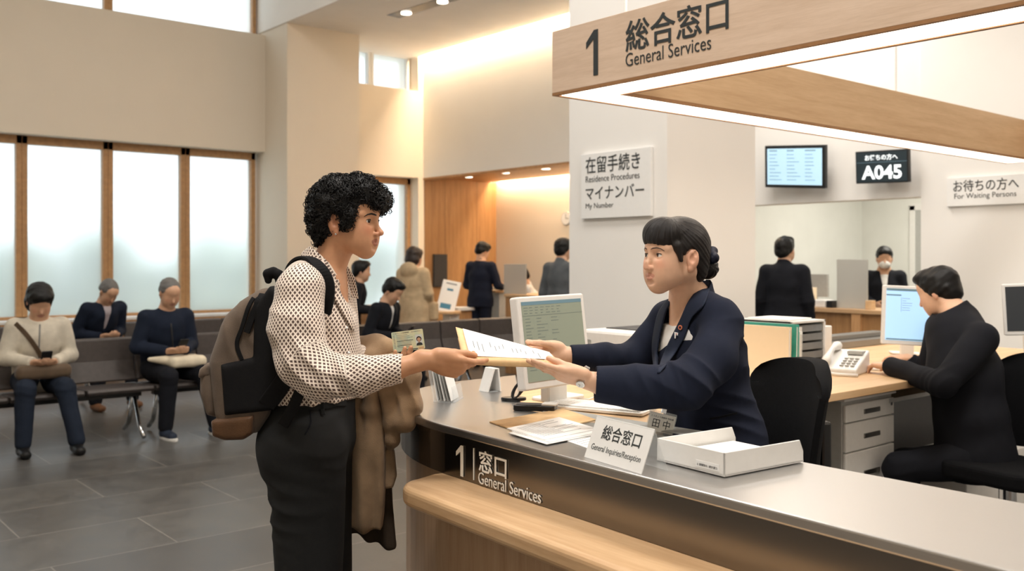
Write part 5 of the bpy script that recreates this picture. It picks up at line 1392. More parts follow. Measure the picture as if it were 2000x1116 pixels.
# seated colleague typing at the office desk
o = P(1868, 700, 4.45); o.z = .10; f = (-RT * .92 + FW * .40).normalized(); Bq = basis(f)
pj = lambda u, v, d: A3(P(u, v, d))
J = dict(pelvis=pj(1905, 885, 4.40), waist=pj(1897, 820, 4.42), chest=pj(1885, 735, 4.48), neck=pj(1866, 614, 4.58), head=pj(1832, 570, 4.66),
         shoulder=[pj(1838, 640, 4.84), pj(1918, 662, 4.32)], elbow=[pj(1812, 745, 4.95), pj(1842, 752, 4.22)], wrist=[pj(1772, 700, 4.98), pj(1738, 716, 4.62)],
         hip=[pj(1890, 900, 4.50), pj(1895, 900, 4.28)], knee=[pj(1765, 905, 4.60), pj(1755, 915, 4.36)], ankle=[pj(1775, 1085, 4.60), pj(1765, 1110, 4.40)])
for k in (0, 1): J['ankle'][k][2] = .09
J['wrist'][1][2] = .925; J['wrist'][0][2] = .925
kd = pj(1700, 700, 4.9) - pj(1760, 705, 4.75); kd[2] = 0
person('person in a black suit typing at the office desk at the right, seen from behind', J, f, (f + FW * .5).normalized(), .35, sk='skin_light', hair=('short', 'hair_black'), jacket='dark_suit', trousers='dark_suit', shirt='shirt_white', jr=1.12, coat_len=.08, openfront=False, res=.006, hsc=.98, tr=1.26, hand_dir=[(kd, (0, 0, -1)), (kd, (0, 0, -1))])
# ------------------------------------------------------------------ tools for the two people at the counter
U3 = np.array([0, 0, 1.]); RT3 = A3(RT); FW3 = A3(FW)
def W_(u, v, d): return A3(P(u, v, d))
def pp(pts, u0, v0, d): return [((u - u0) * d / FOC, -(v - v0) * d / FOC) for u, v in pts]
def polyw(S_, pts, d, half, rad=.01, k=.01, op='u'):
    """outline given in pixels at depth d, thickened along the viewing axis into real depth"""
    u0 = sum(p[0] for p in pts) / len(pts); v0 = sum(p[1] for p in pts) / len(pts)
    return S_.poly(pp(pts, u0, v0, d), W_(u0, v0, d), RT3, U3, half, rad, k, op)
def grid_solid(rows, th, name, mat, parent=None, bevel=0, attr=None):
    """rows: n x m x 3 surface points; thickened by th along the normal on one side"""
    G = np.array(rows); n, m = G.shape[:2]
    du = np.gradient(G, axis=0); dv = np.gradient(G, axis=1); N = np.cross(du, dv); N /= np.linalg.norm(N, axis=2)[..., None] + 1e-9
    B_ = G - N * th
    V = np.concatenate([G.reshape(-1, 3), B_.reshape(-1, 3)]); K = n * m; F = []
    for i in range(n - 1):
        for j in range(m - 1):
            a = i * m + j; F.append((a, a + m, a + m + 1, a + 1)); F.append((K + a, K + a + 1, K + a + m + 1, K + a + m))
    ring = [j for j in range(m)] + [i * m + m - 1 for i in range(1, n)] + [(n - 1) * m + j for j in range(m - 2, -1, -1)] + [i * m for i in range(n - 2, 0, -1)]
    for a, b in zip(ring, ring[1:] + ring[:1]): F.append((a, b, K + b, K + a))
    o = MB().add([tuple(x) for x in V], F).build(name, mat, parent, bevel=bevel, smooth=True)
    return o
def resample(pts, n):
    pts = np.array(pts); t = np.linspace(0, 1, len(pts)); tt = np.linspace(0, 1, n)
    # smooth (Catmull-like) through cubic interpolation per coordinate
    out = []
    for x in tt:
        s_ = x * (len(pts) - 1); i = min(int(s_), len(pts) - 2); f = s_ - i
        p0 = pts[max(i - 1, 0)]; p1 = pts[i]; p2 = pts[i + 1]; p3 = pts[min(i + 2, len(pts) - 1)]
        out.append(.5 * ((2 * p1) + (-p0 + p2) * f + (2 * p0 - 5 * p1 + 4 * p2 - p3) * f * f + (-p0 + 3 * p1 - 3 * p2 + p3) * f ** 3))
    return np.array(out)
def strip(S_, A, B_, off, th, name, mat, parent, n=24, m=8, bulge=0., flip=False):
    """cloth strip between two edge lines, laid on the surface of S_"""
    A = resample(A, n); B_ = resample(B_, n)
    G = np.array([[a + (b - a) * j / (m - 1) for j in range(m)] for a, b in zip(A, B_)])
    Q = S_.project(G.reshape(-1, 3), off=off, it=6).reshape(n, m, 3)
    if flip: Q = Q[:, ::-1]
    return grid_solid(Q, th, name, mat, parent)
def rayhit(S_, px, d0, off):
    """first point of the surface S_ (pushed out by off) met by the line of sight through each pixel"""
    px = np.array(px, float); ds = np.linspace(d0 - .28, d0 + .16, 90); out = []
    R_ = np.array([FW3 + RT3 * ((u - 1000) / FOC) - U3 * ((v - HOR) / FOC) for u, v in px]); o = np.array([0, 0, CH])
    Q = o + R_[:, None, :] * ds[None, :, None]; F_ = S_.eval(Q.reshape(-1, 3)).reshape(len(px), -1) - off
    for i in range(len(px)):
        w = np.where(F_[i] < 0)[0]
        if len(w) and w[0] > 0:
            k = w[0]; t = F_[i, k - 1] / (F_[i, k - 1] - F_[i, k]); d = ds[k - 1] + t * (ds[k] - ds[k - 1])
        else: d = ds[int(np.argmin(F_[i]))]
        out.append(o + R_[i] * d)
    return np.array(out)
def strip_px(S_, A, B_, d0, off, th, name, mat, parent, n=26, m=9):
    A = resample(A, n); B_ = resample(B_, n)
    G = np.array([[a + (b - a) * j / (m - 1) for j in range(m)] for a, b in zip(A, B_)]).reshape(-1, 2)
    Q = rayhit(S_, G, d0, off).reshape(n, m, 3)
    for _ in range(3):   # even out
        Q[1:-1] = Q[1:-1] * .5 + (Q[:-2] + Q[2:]) * .25
        Q[:, 1:-1] = Q[:, 1:-1] * .5 + (Q[:, :-2] + Q[:, 2:]) * .25
    return grid_solid(Q, th, name, mat, parent)
def ribbon(path, wdir, w, th, name, mat, parent, n=30, S_=None, off=.004):
    C = resample(path, n); wd = np.array([A3(x) for x in (resample(wdir, n) if np.ndim(wdir) > 1 else [wdir] * n)])
    if S_ is not None: C = S_.project(C, off=off, it=6)
    b = MB(); vs = []; T = np.gradient(C, axis=0); T /= np.linalg.norm(T, axis=1)[:, None]
    for c, t, d in zip(C, T, wd):
        d = d - t * (d @ t); d /= np.linalg.norm(d); nn = np.cross(t, d)
        for a, bb in ((-1, -1), (-.9, 1), (.9, 1), (1, -1)): vs.append(c + d * a * w / 2 + nn * bb * th / 2)
    fs = [(i * 4 + k, i * 4 + (k + 1) % 4, (i + 1) * 4 + (k + 1) % 4, (i + 1) * 4 + k) for i in range(n - 1) for k in range(4)] + [(3, 2, 1, 0), (4 * n - 4, 4 * n - 3, 4 * n - 2, 4 * n - 1)]
    return b.add(vs, fs).build(name, mat, parent, smooth=False, bevel=th * .2)
def tube_np(paths, rads, seg=4):
    """many thin tubes at once: paths K x n x 3, rads K x n"""
    K, n = paths.shape[:2]
    T = np.gradient(paths, axis=1); T /= np.linalg.norm(T, axis=2)[..., None] + 1e-9
    ref = np.tile(np.array([.31, .52, .79]), (K, n, 1)); a = np.cross(T, ref); a /= np.linalg.norm(a, axis=2)[..., None] + 1e-9; b = np.cross(T, a)
    V = np.stack([paths + (a * math.cos(2 * PI * k / seg) + b * math.sin(2 * PI * k / seg)) * rads[..., None] for k in range(seg)], 2).reshape(-1, 3)
    base = np.arange(K)[:, None, None] * n * seg + np.arange(n - 1)[None, :, None] * seg; k = np.arange(seg)[None, None, :]; k2 = (k + 1) % seg
    F = np.stack([base + k, base + k2, base + seg + k2, base + seg + k], -1).reshape(-1, 4)
    return V, F
q_ = rayhit(STRAP_T, resample([(30, 632), (36, 638), (48, 650), (60, 665), (72, 682), (82, 698), (88, 706)], 16), 7.30, .006)
ribbon(q_, RT3 * .8 + U3 * .5, .036, .008, 'strap', 'bag_brown', STRAP_BAG, n=30)
q_ = rayhit(STRAP_T, resample([(78, 634), (77, 660), (76, 690), (76, 700)], 10), 7.30, .002)
ribbon(q_, RT3, .012, .004, 'zip', 'drawer_grey', STRAP_P, n=16)
q_ = rayhit(GREY_T, resample([(334, 632), (336, 655), (338, 680)], 10), 7.75, .002)
ribbon(q_, RT3, .012, .004, 'zip', 'dark_grey', GREY_P, n=16)
# ================================================================== the visitor
f = RT * math.cos(math.radians(14)) - FW * math.sin(math.radians(14)); BV = basis(f); FV, LV, UV = BV
o = P(600, HOR, 2.6); o.z = 0
vis = empty('person', o, 'standing woman with curly black hair, patterned blouse and grey trousers, handing over the envelope', 'person')
hv = basis(RT * math.cos(math.radians(17)) - FW * math.sin(math.radians(17)), .02)
HV = Head(P(684, 432, 2.62), hv, .885)
neck = W_(623, 556, 2.625)
Jv = dict(sh=[W_(588, 566, 2.46), W_(655, 560, 2.80)], el=[W_(612, 728, 2.40), W_(668, 712, 2.86)], wr=[W_(838, 703, 2.41), W_(718, 716, 2.70)])
S_ = Sdf(); add_head(S_, HV, neck, .047, nose=1.1, jaw=1.05)
S_.cone(neck, W_(624, 600, 2.62), .052, .064, .05, flat=(LV, 1.3)); S_.cone(W_(640, 560, 2.62), W_(600, 566, 2.50), .045, .045, .03)
S_.cone(neck + FV * .02, W_(652, 612, 2.60), .034, .040, .04)
lo, hi = HV.pt(-.14, -.12, -.30) - .06, HV.pt(.13, .12, .14) + .06
V1, F1 = S_.arrays(.0021, W_(560, 640, 2.4), W_(760, 320, 2.9)); 
A_ = np.stack([W_(540, 640, 2.35), W_(790, 300, 2.95)])
# hand holding the envelope
S2 = Sdf(); d = RT3 * .95 - U3 * .26 + FW3 * .10; n_ = FW3 * .85 + U3 * .52
S2.chain([Jv['el'][0], W_(770, 721, 2.40), Jv['wr'][0]], [.036, .0262, .0240], .02)
tips_r = add_hand(S2, Jv['wr'][0], d, n_, 1, curl=((.12, .40, .25), (.65, .85, .4), (.95, 1.05, .5), (1.1, 1.1, .5)), thumb=(.20, .22, .18, .25), sc=.97, spread=.02)
V2, F2 = S2.arrays(.0022)
# hand holding the card
S3 = Sdf(); d = RT3 * .93 + U3 * .10 - FW3 * .33; n_ = U3 * .95 - RT3 * .1
S3.chain([Jv['el'][1], Jv['wr'][1]], [.038, .024], .02)
tips_l = add_hand(S3, Jv['wr'][1], d, n_, -1, curl=((.30, .42, .3), (.34, .45, .3), (.40, .5, .3), (.5, .55, .3)), thumb=(.75, .75, -.1, .1), sc=.93, spread=.03)
V3, F3 = S3.arrays(.0024)
S4 = Sdf()
S4.chain([W_(628, 600, 2.62), W_(616, 650, 2.62), W_(612, 770, 2.62), W_(604, 850, 2.62)], [.07, .085, .085, .10], .05, flat=(LV, 1.3))
for i in (0, 1): S4.chain([Jv['sh'][i], Jv['el'][i]], [.045, .040], .03)
hipv = [W_(598, 880, 2.53), W_(612, 880, 2.72)]; knv = [W_(606, 1180, 2.55), W_(628, 1180, 2.74)]; akv = [W_(598, 1180, 2.56), W_(640, 1180, 2.76)]
for q in akv: q[2] = .09
for i in (0, 1): S4.chain([hipv[i], knv[i], akv[i]], [.075, .052, .036], .03)
V4, F4 = S4.arrays(.010)
V, Fc = merge([(V1, F1), (V2, F2), (V3, F3), (V4, F4)])
lp, bl = head_attrs(HV, V)
bv = np_mesh('body', V, Fc, 'skin_tan', vis, attrs={'lips': lp, 'blush': bl}, relax=1)
add_eyes(HV, vis, look=(RT3 * .92 - FW3 * .32 - U3 * .08)); brows_lashes(S_, HV, vis, thick=.9)
for tp in tips_l[:4] + tips_r[:1]:
    p, v, nb = tp; nb = nb / np.linalg.norm(nb)
tag
# nails on the card hand
for (p, v, nb) in tips_l[:4]:
    nn = -np.cross(np.cross(v, A3((0, 0, 1))), v) if nb is None else nb
    out = np.cross(v, np.cross(U3, v)); 
MB().ball(Vector(HV.pt(-.006, -.083, -.043)), .0032, 12, 8).build('earring', 'chrome', vis, smooth=True)
# curly hair
Hs = Sdf(); E = lambda c, r, kk=.02, op='u': Hs.ell(HV.pt(*c), HV.r(*r), HV.R, kk * HV.sc, op)
E((-.028, 0, .050), (.106, .098, .092)); E((.040, 0, .088), (.062, .072, .050)); E((.085, .012, .062), (.032, .058, .040)); E((-.078, 0, -.010), (.052, .078, .070)); E((-.070, 0, -.058), (.036, .056, .034))
E((-.040, -.055, .005), (.050, .032, .060)); E((.022, -.062, .012), (.024, .020, .044))
E((.098, -.055, -.02), (.058, .050, .074), .010, 's'); E((.115, .0, -.045), (.055, .09, .088), .012, 's'); E((.035, -.05, -.085), (.082, .09, .066), .012, 's')
E((-.012, -.095, -.014), (.021, .030, .036), .008, 's')
Hs.disp = folds(11, .006, 60, 190)
Vh, Fh = Hs.arrays(.004)
rs = np.random.RandomState(3); loc = HV.loc(Vh)
ok = np.where((loc[:, 2] > -.085) & (loc[:, 1] < .085))[0]
K = 1500; idx = rs.choice(ok, K); base = Vh[idx]; g = Hs.grad(base); g /= np.linalg.norm(g, axis=1)[:, None] + 1e-9
tang = np.cross(g, rs.randn(K, 3)); tang /= np.linalg.norm(tang, axis=1)[:, None]; down = -U3 - (g @ -U3)[:, None] * g
tang = tang * .75 + down * .7; tang /= np.linalg.norm(tang, axis=1)[:, None]; bi = np.cross(g, tang)
n = 18; s_ = np.linspace(0, 1, n); R_ = rs.uniform(.0035, .0075, K); Lc = rs.uniform(.012, .034, K); tr_ = rs.uniform(.8, 1.9, K); ph = rs.uniform(0, 6.28, K)
an = ph[:, None] + 2 * PI * tr_[:, None] * s_[None]
paths = base[:, None] + tang[:, None] * (Lc[:, None] * (s_[None] - .3))[..., None] + g[:, None] * (R_[:, None] * (.3 + np.cos(an)))[..., None] + bi[:, None] * (R_[:, None] * np.sin(an))[..., None]
rad = (.0011 + .0007 * rs.rand(K))[:, None] * (1 - .6 * s_[None] ** 2) * np.ones((K, n))
Vc, Fcc = tube_np(paths, rad)
Vm, Fm = merge([(Vh, Fh), (Vc, Fcc)])
np_mesh('hair', Vm, Fm, 'hair_black', vis)
# patterned blouse
m, t, b = base_mat('blouse', lin(222, 206, 190), .7)
at = t.new('ShaderNodeAttribute', attribute_name='cloth_uv'); sp = t.new('ShaderNodeSeparateXYZ'); t.link(at.outputs['Vector'], sp.inputs[0])
pu = t.math('DIVIDE', sp.outputs[0], .0122); pv = t.math('DIVIDE', sp.outputs[1], .0152)
a = t.math('ADD', pu, pv); c_ = t.math('SUBTRACT', pu, pv)
fa = t.math('ABSOLUTE', t.math('SUBTRACT', t.math('FRACT', a), .5)); fc = t.math('ABSOLUTE', t.math('SUBTRACT', t.math('FRACT', c_), .5))
mx = t.math('MAXIMUM', fa, fc)
col = t.ramp(mx, [(.10, lin(66, 46, 40)), (.19, lin(66, 46, 40)), (.21, lin(122, 96, 82)), (.305, lin(108, 84, 72)), (.335, lin(236, 222, 208))])
t.link(col, b.inputs['Base Color']); b.inputs['Sheen Weight'].default_value = .2
T = Sdf()
T.chain([W_(634, 560, 2.62), W_(622, 610, 2.62), W_(614, 660, 2.62), W_(611, 720, 2.62), W_(612, 775, 2.62)], [.058, .086, .105, .110, .112], .05, flat=(LV, 1.32))
T.cone(W_(630, 532, 2.62), W_(596, 552, 2.50), .047, .060, .04); T.cone(W_(636, 532, 2.66), W_(650, 552, 2.78), .050, .055, .04)
T.cut(W_(612, 779, 2.62), -U3, .4)
T.chain([W_(587, 567, 2.45), W_(577, 640, 2.42), W_(592, 705, 2.40), W_(628, 735, 2.39), W_(700, 735, 2.385), W_(752, 724, 2.40)], [.064, .069, .068, .060, .049, .041], .022)
T.cone(W_(752, 724, 2.40), W_(785, 720, 2.405), .040, .037, .006); T.cut(W_(786, 720, 2.405), RT3, .08)
T.cone(W_(770, 722, 2.40), W_(800, 718, 2.407), .0285, .0285, .003, 's')
T.chain([W_(655, 562, 2.80), W_(668, 715, 2.85), W_(715, 705, 2.73)], [.062, .056, .045], .022)
T.cone(neck + U3 * .07 + FV * .02, neck - U3 * .01, .050, .052, .01, 's')
polyw(T, [(640, 515), (700, 515), (704, 590), (692, 612), (674, 588), (656, 556)], 2.62, .05, .005, .012, 's')
T.disp = folds(21, .003, 14, 60, [(W_(605, 715, 2.36), RT3 * .6 + U3 * .8, .08, 60, .006), (W_(660, 745, 2.36), RT3 * .9 + U3 * .3, .07, 70, .005), (W_(735, 725, 2.37), RT3, .05, 90, .003), (W_(640, 765, 2.5), U3 * .4 + RT3 * .9, .11, 60, .004), (W_(560, 600, 2.4), U3, .09, 45, .003)])
Vb, Fb = T.arrays(.0036)
# cloth coordinates: wrapped along the nearest bone
def bone_uv(Q, bones, fl):
    best = np.full(len(Q), 9.); uv = np.zeros((len(Q), 3)); acc = 0
    for (a, b, r, ref) in bones:
        ba = b - a; L = np.linalg.norm(ba); ax = ba / L; t = (Q - a) @ ax; tc = np.clip(t, 0, L); off = Q - a - tc[:, None] * ax; dd = np.linalg.norm(off, axis=1) - r
        e1 = ref - ax * (ref @ ax); e1 /= np.linalg.norm(e1); e2 = np.cross(ax, e1)
        ang = np.arctan2(off @ e2, off @ e1); m_ = dd < best
        po = Q - a - t[:, None] * ax; rho = np.linalg.norm(po, axis=1)
        uv[m_, 0] = (ang * rho * 1.05)[m_]; uv[m_, 1] = (t + acc)[m_]; best = np.minimum(best, dd); acc += L
    return uv
cam_side = -FW3
uv1 = bone_uv(Vb, [(W_(630, 540, 2.62), W_(612, 780, 2.62), .12, cam_side)], None)
arm = [(W_(587, 540, 2.45), W_(585, 690, 2.41), .072, cam_side), (W_(585, 690, 2.41), W_(640, 740, 2.39), .070, cam_side), (W_(640, 740, 2.39), W_(790, 719, 2.405), .05, cam_side)]
uv2 = bone_uv(Vb, arm, None)
dist = lambda Q, a, b: np.linalg.norm(Q - a - np.clip(((Q - a) @ (b - a)) / ((b - a) @ (b - a)), 0, 1)[:, None] * (b - a), axis=1)
da = np.minimum.reduce([dist(Vb, a, b) - r for a, b, r, _ in arm]); dt = dist(Vb, W_(628, 590, 2.62), W_(612, 780, 2.62)) - .118
uvb = np.where((da < dt)[:, None], uv2, uv1)
blo = np_mesh('blouse', Vb, Fb, 'blouse', vis, uv=uvb, relax=1)
# collar
m, t, b = MATS['blouse'], None, None
def collar(A, B_, d0=2.62, nm='collar'):
    o = strip_px(T, A, B_, d0, .004, .003, nm, 'blouse', vis, n=26, m=9)
    me = o.data; co = np.zeros(len(me.vertices) * 3); me.vertices.foreach_get('co', co); co = co.reshape(-1, 3)
    uv = bone_uv(co, [(W_(630, 540, 2.62), W_(612, 780, 2.62), .12, cam_side)], None)
    at = me.attributes.new('cloth_uv', 'FLOAT_VECTOR', 'POINT'); at.data.foreach_set('vector', uv.astype(np.float32).ravel())
    return o
C1 = Sdf(); C1.cone(W_(636, 500, 2.625), W_(622, 560, 2.62), .050, .062, .02); C1.cone(W_(624, 555, 2.62), W_(632, 610, 2.61), .062, .078, .02, flat=(LV, 1.2))
Tc = T; T = C1
collar([(606, 482), (624, 496), (643, 516), (661, 545)], [(587, 497), (603, 522), (626, 543), (648, 562)], 2.6)
collar([(655, 508), (668, 524), (680, 545), (690, 580)], [(668, 508), (684, 528), (694, 550), (700, 584)], 2.68)
T = Tc
collar([(659, 546), (670, 574), (684, 604), (693, 640)], [(644, 548), (650, 578), (668, 612), (690, 648)], 2.56)
T = Tc
pk = [W_(676, 604, 2.56), W_(686, 640, 2.55), W_(692, 690, 2.55), W_(696, 735, 2.55), W_(694, 772, 2.55)]
for k in range(5):
    q = T.project(resample(pk, 5)[k:k + 1] + 0, off=.001)[0]; MB().ball(q, .0042, 10, 6, (1, 1, 1)).build('button', 'sign_white', vis, smooth=True)
# trousers
Q = Sdf()
Q.cone(W_(612, 782, 2.62), W_(604, 850, 2.62), .108, .122, .03, flat=(LV, 1.28)); Q.ell(W_(576, 885, 2.60), (.074, .14, .11), BV, .06)
for i in (0, 1):
    Q.chain([hipv[i], knv[i], akv[i] + U3 * .02], [.108, .086, .082], .03); Q.cut(akv[i] - U3 * .045, -U3, .15)
Q.cut(W_(612, 772, 2.62), U3, .4)
Q.disp = folds(31, .003, 9, 40, [(W_(610, 860, 2.5), RT3 * .3 + U3, .10, 50, .004), (W_(545, 985, 2.5), U3 + RT3 * .2, .08, 60, .006), (W_(660, 900, 2.5), RT3 * .5 + U3, .08, 50, .003)])
tr = sdf_obj(Q, 'trousers', .0055, 'black_trousers', vis, relax=2)
ribbon([W_(520, 783, 2.60), W_(560, 784, 2.50), W_(610, 785, 2.46), W_(660, 784, 2.48), W_(695, 783, 2.56)], U3, .030, .004, 'waistband', 'black_trousers', tr, S_=Q, off=.002)
ribbon([W_(652, 775, 2.46), W_(652, 800, 2.46)], RT3, .010, .003, 'belt_loop', 'black_trousers', tr, n=6, S_=Q, off=.005)
ribbon([W_(611, 800, 2.46), W_(607, 826, 2.46), W_(596, 856, 2.46)], RT3, .004, .002, 'pocket_seam', 'dark_suit', tr, S_=Q, off=.001)
for i in (0, 1):
    Z = Sdf(); a = akv[i]
    Z.cone(a - FV * .03 - U3 * .045, a + FV * .13 - U3 * .058, .036, .032, .02, flat=(LV, 1.12)); Z.cone(a, a - U3 * .04, .04, .04, .02); Z.cut(a - U3 * .088 + FV * .05, -U3, .25)
    sdf_obj(Z, 'shoe', .005, 'shoe_black', vis)
# ------------------------------------------------------------------ coat draped over her left forearm
coat = empty('draped_coat', Vector(W_(720, 1030, 2.76)), 'tan wool coat draped over the standing woman\'s left forearm', 'coat')
C = Sdf()
C.chain([W_(690, 688, 2.80), W_(735, 684, 2.75), W_(752, 682, 2.72)], [.044, .042, .034], .02)
polyw(C, [(690, 690), (757, 688), (757, 760), (752, 850), (748, 940), (744, 1034), (712, 1038), (681, 1030), (684, 930), (690, 820)], 2.76, .026, .012, .02)
C.chain([W_(728, 700, 2.70), W_(722, 800, 2.73), W_(716, 1020, 2.745)], [.030, .022, .016], .02)
g_ = folds(41, .003, 14, 60)
def dsp(Q_):
    u = Q_ @ RT3; return g_(Q_) + .006 * np.sin(u * 95 + (Q_[:, 2]) * 6 + 1.0) * np.clip((1.2 - Q_[:, 2]) * 3, 0, 1)
C.disp = dsp
sdf_obj(C, 'coat_front', .0045, 'coat_brown', coat, relax=2)
C = Sdf(); polyw(C, [(735, 700), (768, 690), (776, 780), (764, 880), (770, 980), (778, 1076), (735, 1062), (686, 1040), (700, 950)], 2.83, .02, .008, .01)
g2_ = folds(43, .004, 14, 50)
C.disp = lambda Q_: g2_(Q_) + .006 * np.sin((Q_ @ RT3) * 110 + Q_[:, 2] * 8)
sdf_obj(C, 'coat_lining', .0055, 'coat_lining', coat, relax=2)
C = Sdf(); C.chain([W_(735, 722, 2.72), W_(768, 716, 2.70), W_(798, 738, 2.71), W_(803, 790, 2.72), W_(790, 822, 2.72), W_(765, 826, 2.74)], [.035, .036, .034, .032, .032, .024], .02)
C.chain([W_(752, 700, 2.74), W_(758, 760, 2.72), (W_(766, 860, 2.74)), W_(762, 872, 2.76)], [.030, .028, .018, .014], .02)
C.disp = folds(45, .004, 20, 70, [(W_(800, 780, 2.68), U3 * .4 + RT3, .08, 60, .005)])
sdf_obj(C, 'coat_sleeve', .0045, 'coat_brown', coat, relax=2)
C = Sdf(); polyw(C, [(760, 865), (752, 880), (748, 940), (751, 955), (768, 952), (775, 930), (770, 880)], 2.78, .018, .008, .01)
sdf_obj(C, 'pocket_flap', .005, 'coat_brown', coat)
# ------------------------------------------------------------------ backpack
bp = empty('backpack', Vector(W_(480, 840, 2.60)), 'taupe and black backpack with a brown leather base on the standing woman\'s back', 'backpack')
DB = 2.60
main = [(531, 560), (548, 575), (556, 640), (556, 740), (545, 800), (520, 838), (450, 838), (438, 800), (430, 700), (451, 632), (470, 602), (497, 578)]
C = Sdf(); polyw(C, main, DB, .125, .045, .02); C.disp = folds(51, .004, 12, 50, [(W_(470, 660, 2.48), RT3 + U3 * .5, .10, 50, .004)])
sdf_obj(C, 'bag_body', .0055, 'taupe_canvas', bp, relax=2)
C = Sdf(); polyw(C, [(432, 708), (421, 704), (411, 716), (409, 760), (420, 804), (442, 809), (446, 760)], DB, .10, .03, .01); C.disp = folds(52, .003, 14, 60)
pk_ = sdf_obj(C, 'front_pocket', .005, 'taupe_canvas', bp, relax=2)
C = Sdf(); polyw(C, [(427, 704), (412, 712), (408, 728), (411, 732), (432, 727)], DB, .103, .012, .01)
sdf_obj(C, 'pocket_flap', .005, 'taupe_canvas', pk_)
C = Sdf(); polyw(C, [(500, 600), (531, 556), (552, 572), (566, 640), (562, 760), (535, 800), (441, 812), (437, 712), (500, 698)], DB - .105, .030, .014, .01); C.disp = folds(53, .003, 12, 50)
sdf_obj(C, 'side_panel', .005, 'black_canvas', bp, relax=2)
C = Sdf(); polyw(C, [(440, 806), (520, 797), (517, 832), (500, 843), (466, 844), (443, 836)], DB, .136, .012, .01)
sdf_obj(C, 'leather_base', .005, 'brown_leather', bp, relax=1)
Bs = Sdf(); polyw(Bs, main, DB, .125, .045, .02)
ribbon([W_(494, 580, 2.48), W_(484, 604, 2.475), W_(472, 640, 2.47), W_(462, 672, 2.47), W_(472, 704, 2.47)], RT3, .011, .004, 'zip', 'black_canvas', bp, S_=Bs, off=.003)
ribbon([W_(512, 575, 2.49), W_(494, 615, 2.475), W_(482, 650, 2.475)], RT3, .018, .004, 'side_webbing', 'black_canvas', bp, S_=Bs, off=.003)
C = Sdf(); C.chain([W_(524, 548, 2.60), W_(523, 535, 2.60), W_(534, 532, 2.60), W_(545, 537, 2.60), W_(545, 552, 2.60)], [.010, .012, .013, .012, .010], .008); sdf_obj(C, 'top_loop', .003, 'black_canvas', bp)
Bt = Sdf(); Bt.p = [q for q in T.p if q[4] == 'u']
ribbon([W_(536, 556, 2.56), W_(552, 524, 2.54), W_(578, 502, 2.515), W_(604, 502, 2.49), W_(628, 528, 2.46), (W_(645, 572, 2.46)), W_(652, 612, 2.48)], [LV, LV, LV, LV * .8 + FV * .3, LV * .5 + FV * .9, LV * .2 + FV, FV], .036, .008, 'shoulder_strap', 'black_canvas', bp, n=44, S_=Bt, off=.006)
ribbon([W_(596, 672, 2.50), W_(576, 706, 2.465), W_(552, 748, 2.46), W_(520, 792, 2.47)], RT3 + U3 * .3, .050, .010, 'side_strap', 'black_canvas', bp)
ribbon([W_(604, 690, 2.475), W_(590, 752, 2.445), W_(570, 800, 2.44), W_(552, 832, 2.44)], RT3, .030, .006, 'strap_end', 'black_canvas', bp)
C = Sdf(); C.chain([W_(570, 572, 2.80), W_(600, 505, 2.74), W_(640, 510, 2.74), W_(680, 580, 2.72)], [.012] * 4, .01, flat=(U3, .5)); sdf_obj(C, 'shoulder_strap', .004, 'black_canvas', bp)
# ------------------------------------------------------------------ residence card
cdM = frame(W_(768, 688, 2.672), P(831, 682, 2.668) - P(768, 688, 2.672), (0, 0, 1) + 0 * RT if False else Vector((0, 0, 1)) - RT * .06)
cdM = frame(Vector(W_(769, 689, 2.672)), P(832, 681, 2.664) - P(769, 689, 2.672), Vector((0, 0, 1)) - RT * .08)
m, t, b = base_mat('card_face', lin(206, 214, 176), .35)
gr = t.new('ShaderNodeTexNoise', Scale=30.0, Detail=2.0); t.link(t.coords(), gr.inputs['Vector']); t.link(t.ramp(gr.outputs['Fac'], [(.35, lin(190, 212, 190)), (.65, lin(226, 218, 176))]), b.inputs['Base Color'])
card = empty('identity_card', cdM @ Vector((.045, .0, 0)), 'pale green identity card with a portrait, held up in the woman\'s left hand', 'card')
CW, CHh = .0905, .0565
MB().prism(rrect(0, CW, 0, CHh, .003), -.0008, 0, cdM).build('card', 'card_face', card)
def cb(x0, x1, y0, y1, nm, mt, z=.0002): return MB().box(CW * x0, CW * x1, CHh * y0, CHh * y1, 0, z, cdM).build(nm, mt, card)
text('日本国政府', CW * .2, cdM @ Matrix.Translation((CW * .36, CHh * .885, .0001)), 'ink_dark', card, depth=.0002)
text('在留カード', CW * .3, cdM @ Matrix.Translation((CW * .05, CHh * .885, .0001)), 'ink', card, height=CHh * .06, depth=.0002); text('AB12345678CD', CW * .3, cdM @ Matrix.Translation((CW * .62, CHh * .89, .0001)), 'ink', card, height=CHh * .05, depth=.0002)
for k in range(9):
    x1 = random.choice((.5, .6, .66, .56)); y = .80 - .075 * k; cb(.04, .10, y, y + .022, 'print', 'ink'); cb(.14, x1, y, y + (.03 if k in (4, 7) else .018), 'print', 'ink_dark' if k in (4, 7) else 'ink')
cb(.30, .78, .03, .075, 'print', 'ink_dark'); cb(.80, .97, .02, .12, 'chip_mark', 'birch')
plain('photo_bg', (214, 218, 214), .4)
cb(.74, .95, .20, .74, 'portrait', 'photo_bg')
MB().cyl((CW * .845, CHh * .52), CHh * .13, .0002, .0004, 24, cdM).build('portrait_hair', 'hair_black', card); MB().cyl((CW * .845, CHh * .50), CHh * .095, .0004, .0006, 24, cdM).build('portrait_face', 'skin_mid', card)
MB().prism([(CW * .75, CHh * .2), (CW * .94, CHh * .2), (CW * .93, CHh * .30), (CW * .87, CHh * .35), (CW * .82, CHh * .35), (CW * .76, CHh * .30)], .0002, .0005, cdM).build('portrait_shirt', 'letter_dark', card)
MB().box(CW * .825, CW * .865, CHh * .32, CHh * .42, .0003, .0005, cdM).build('portrait_neck', 'skin_mid', card)
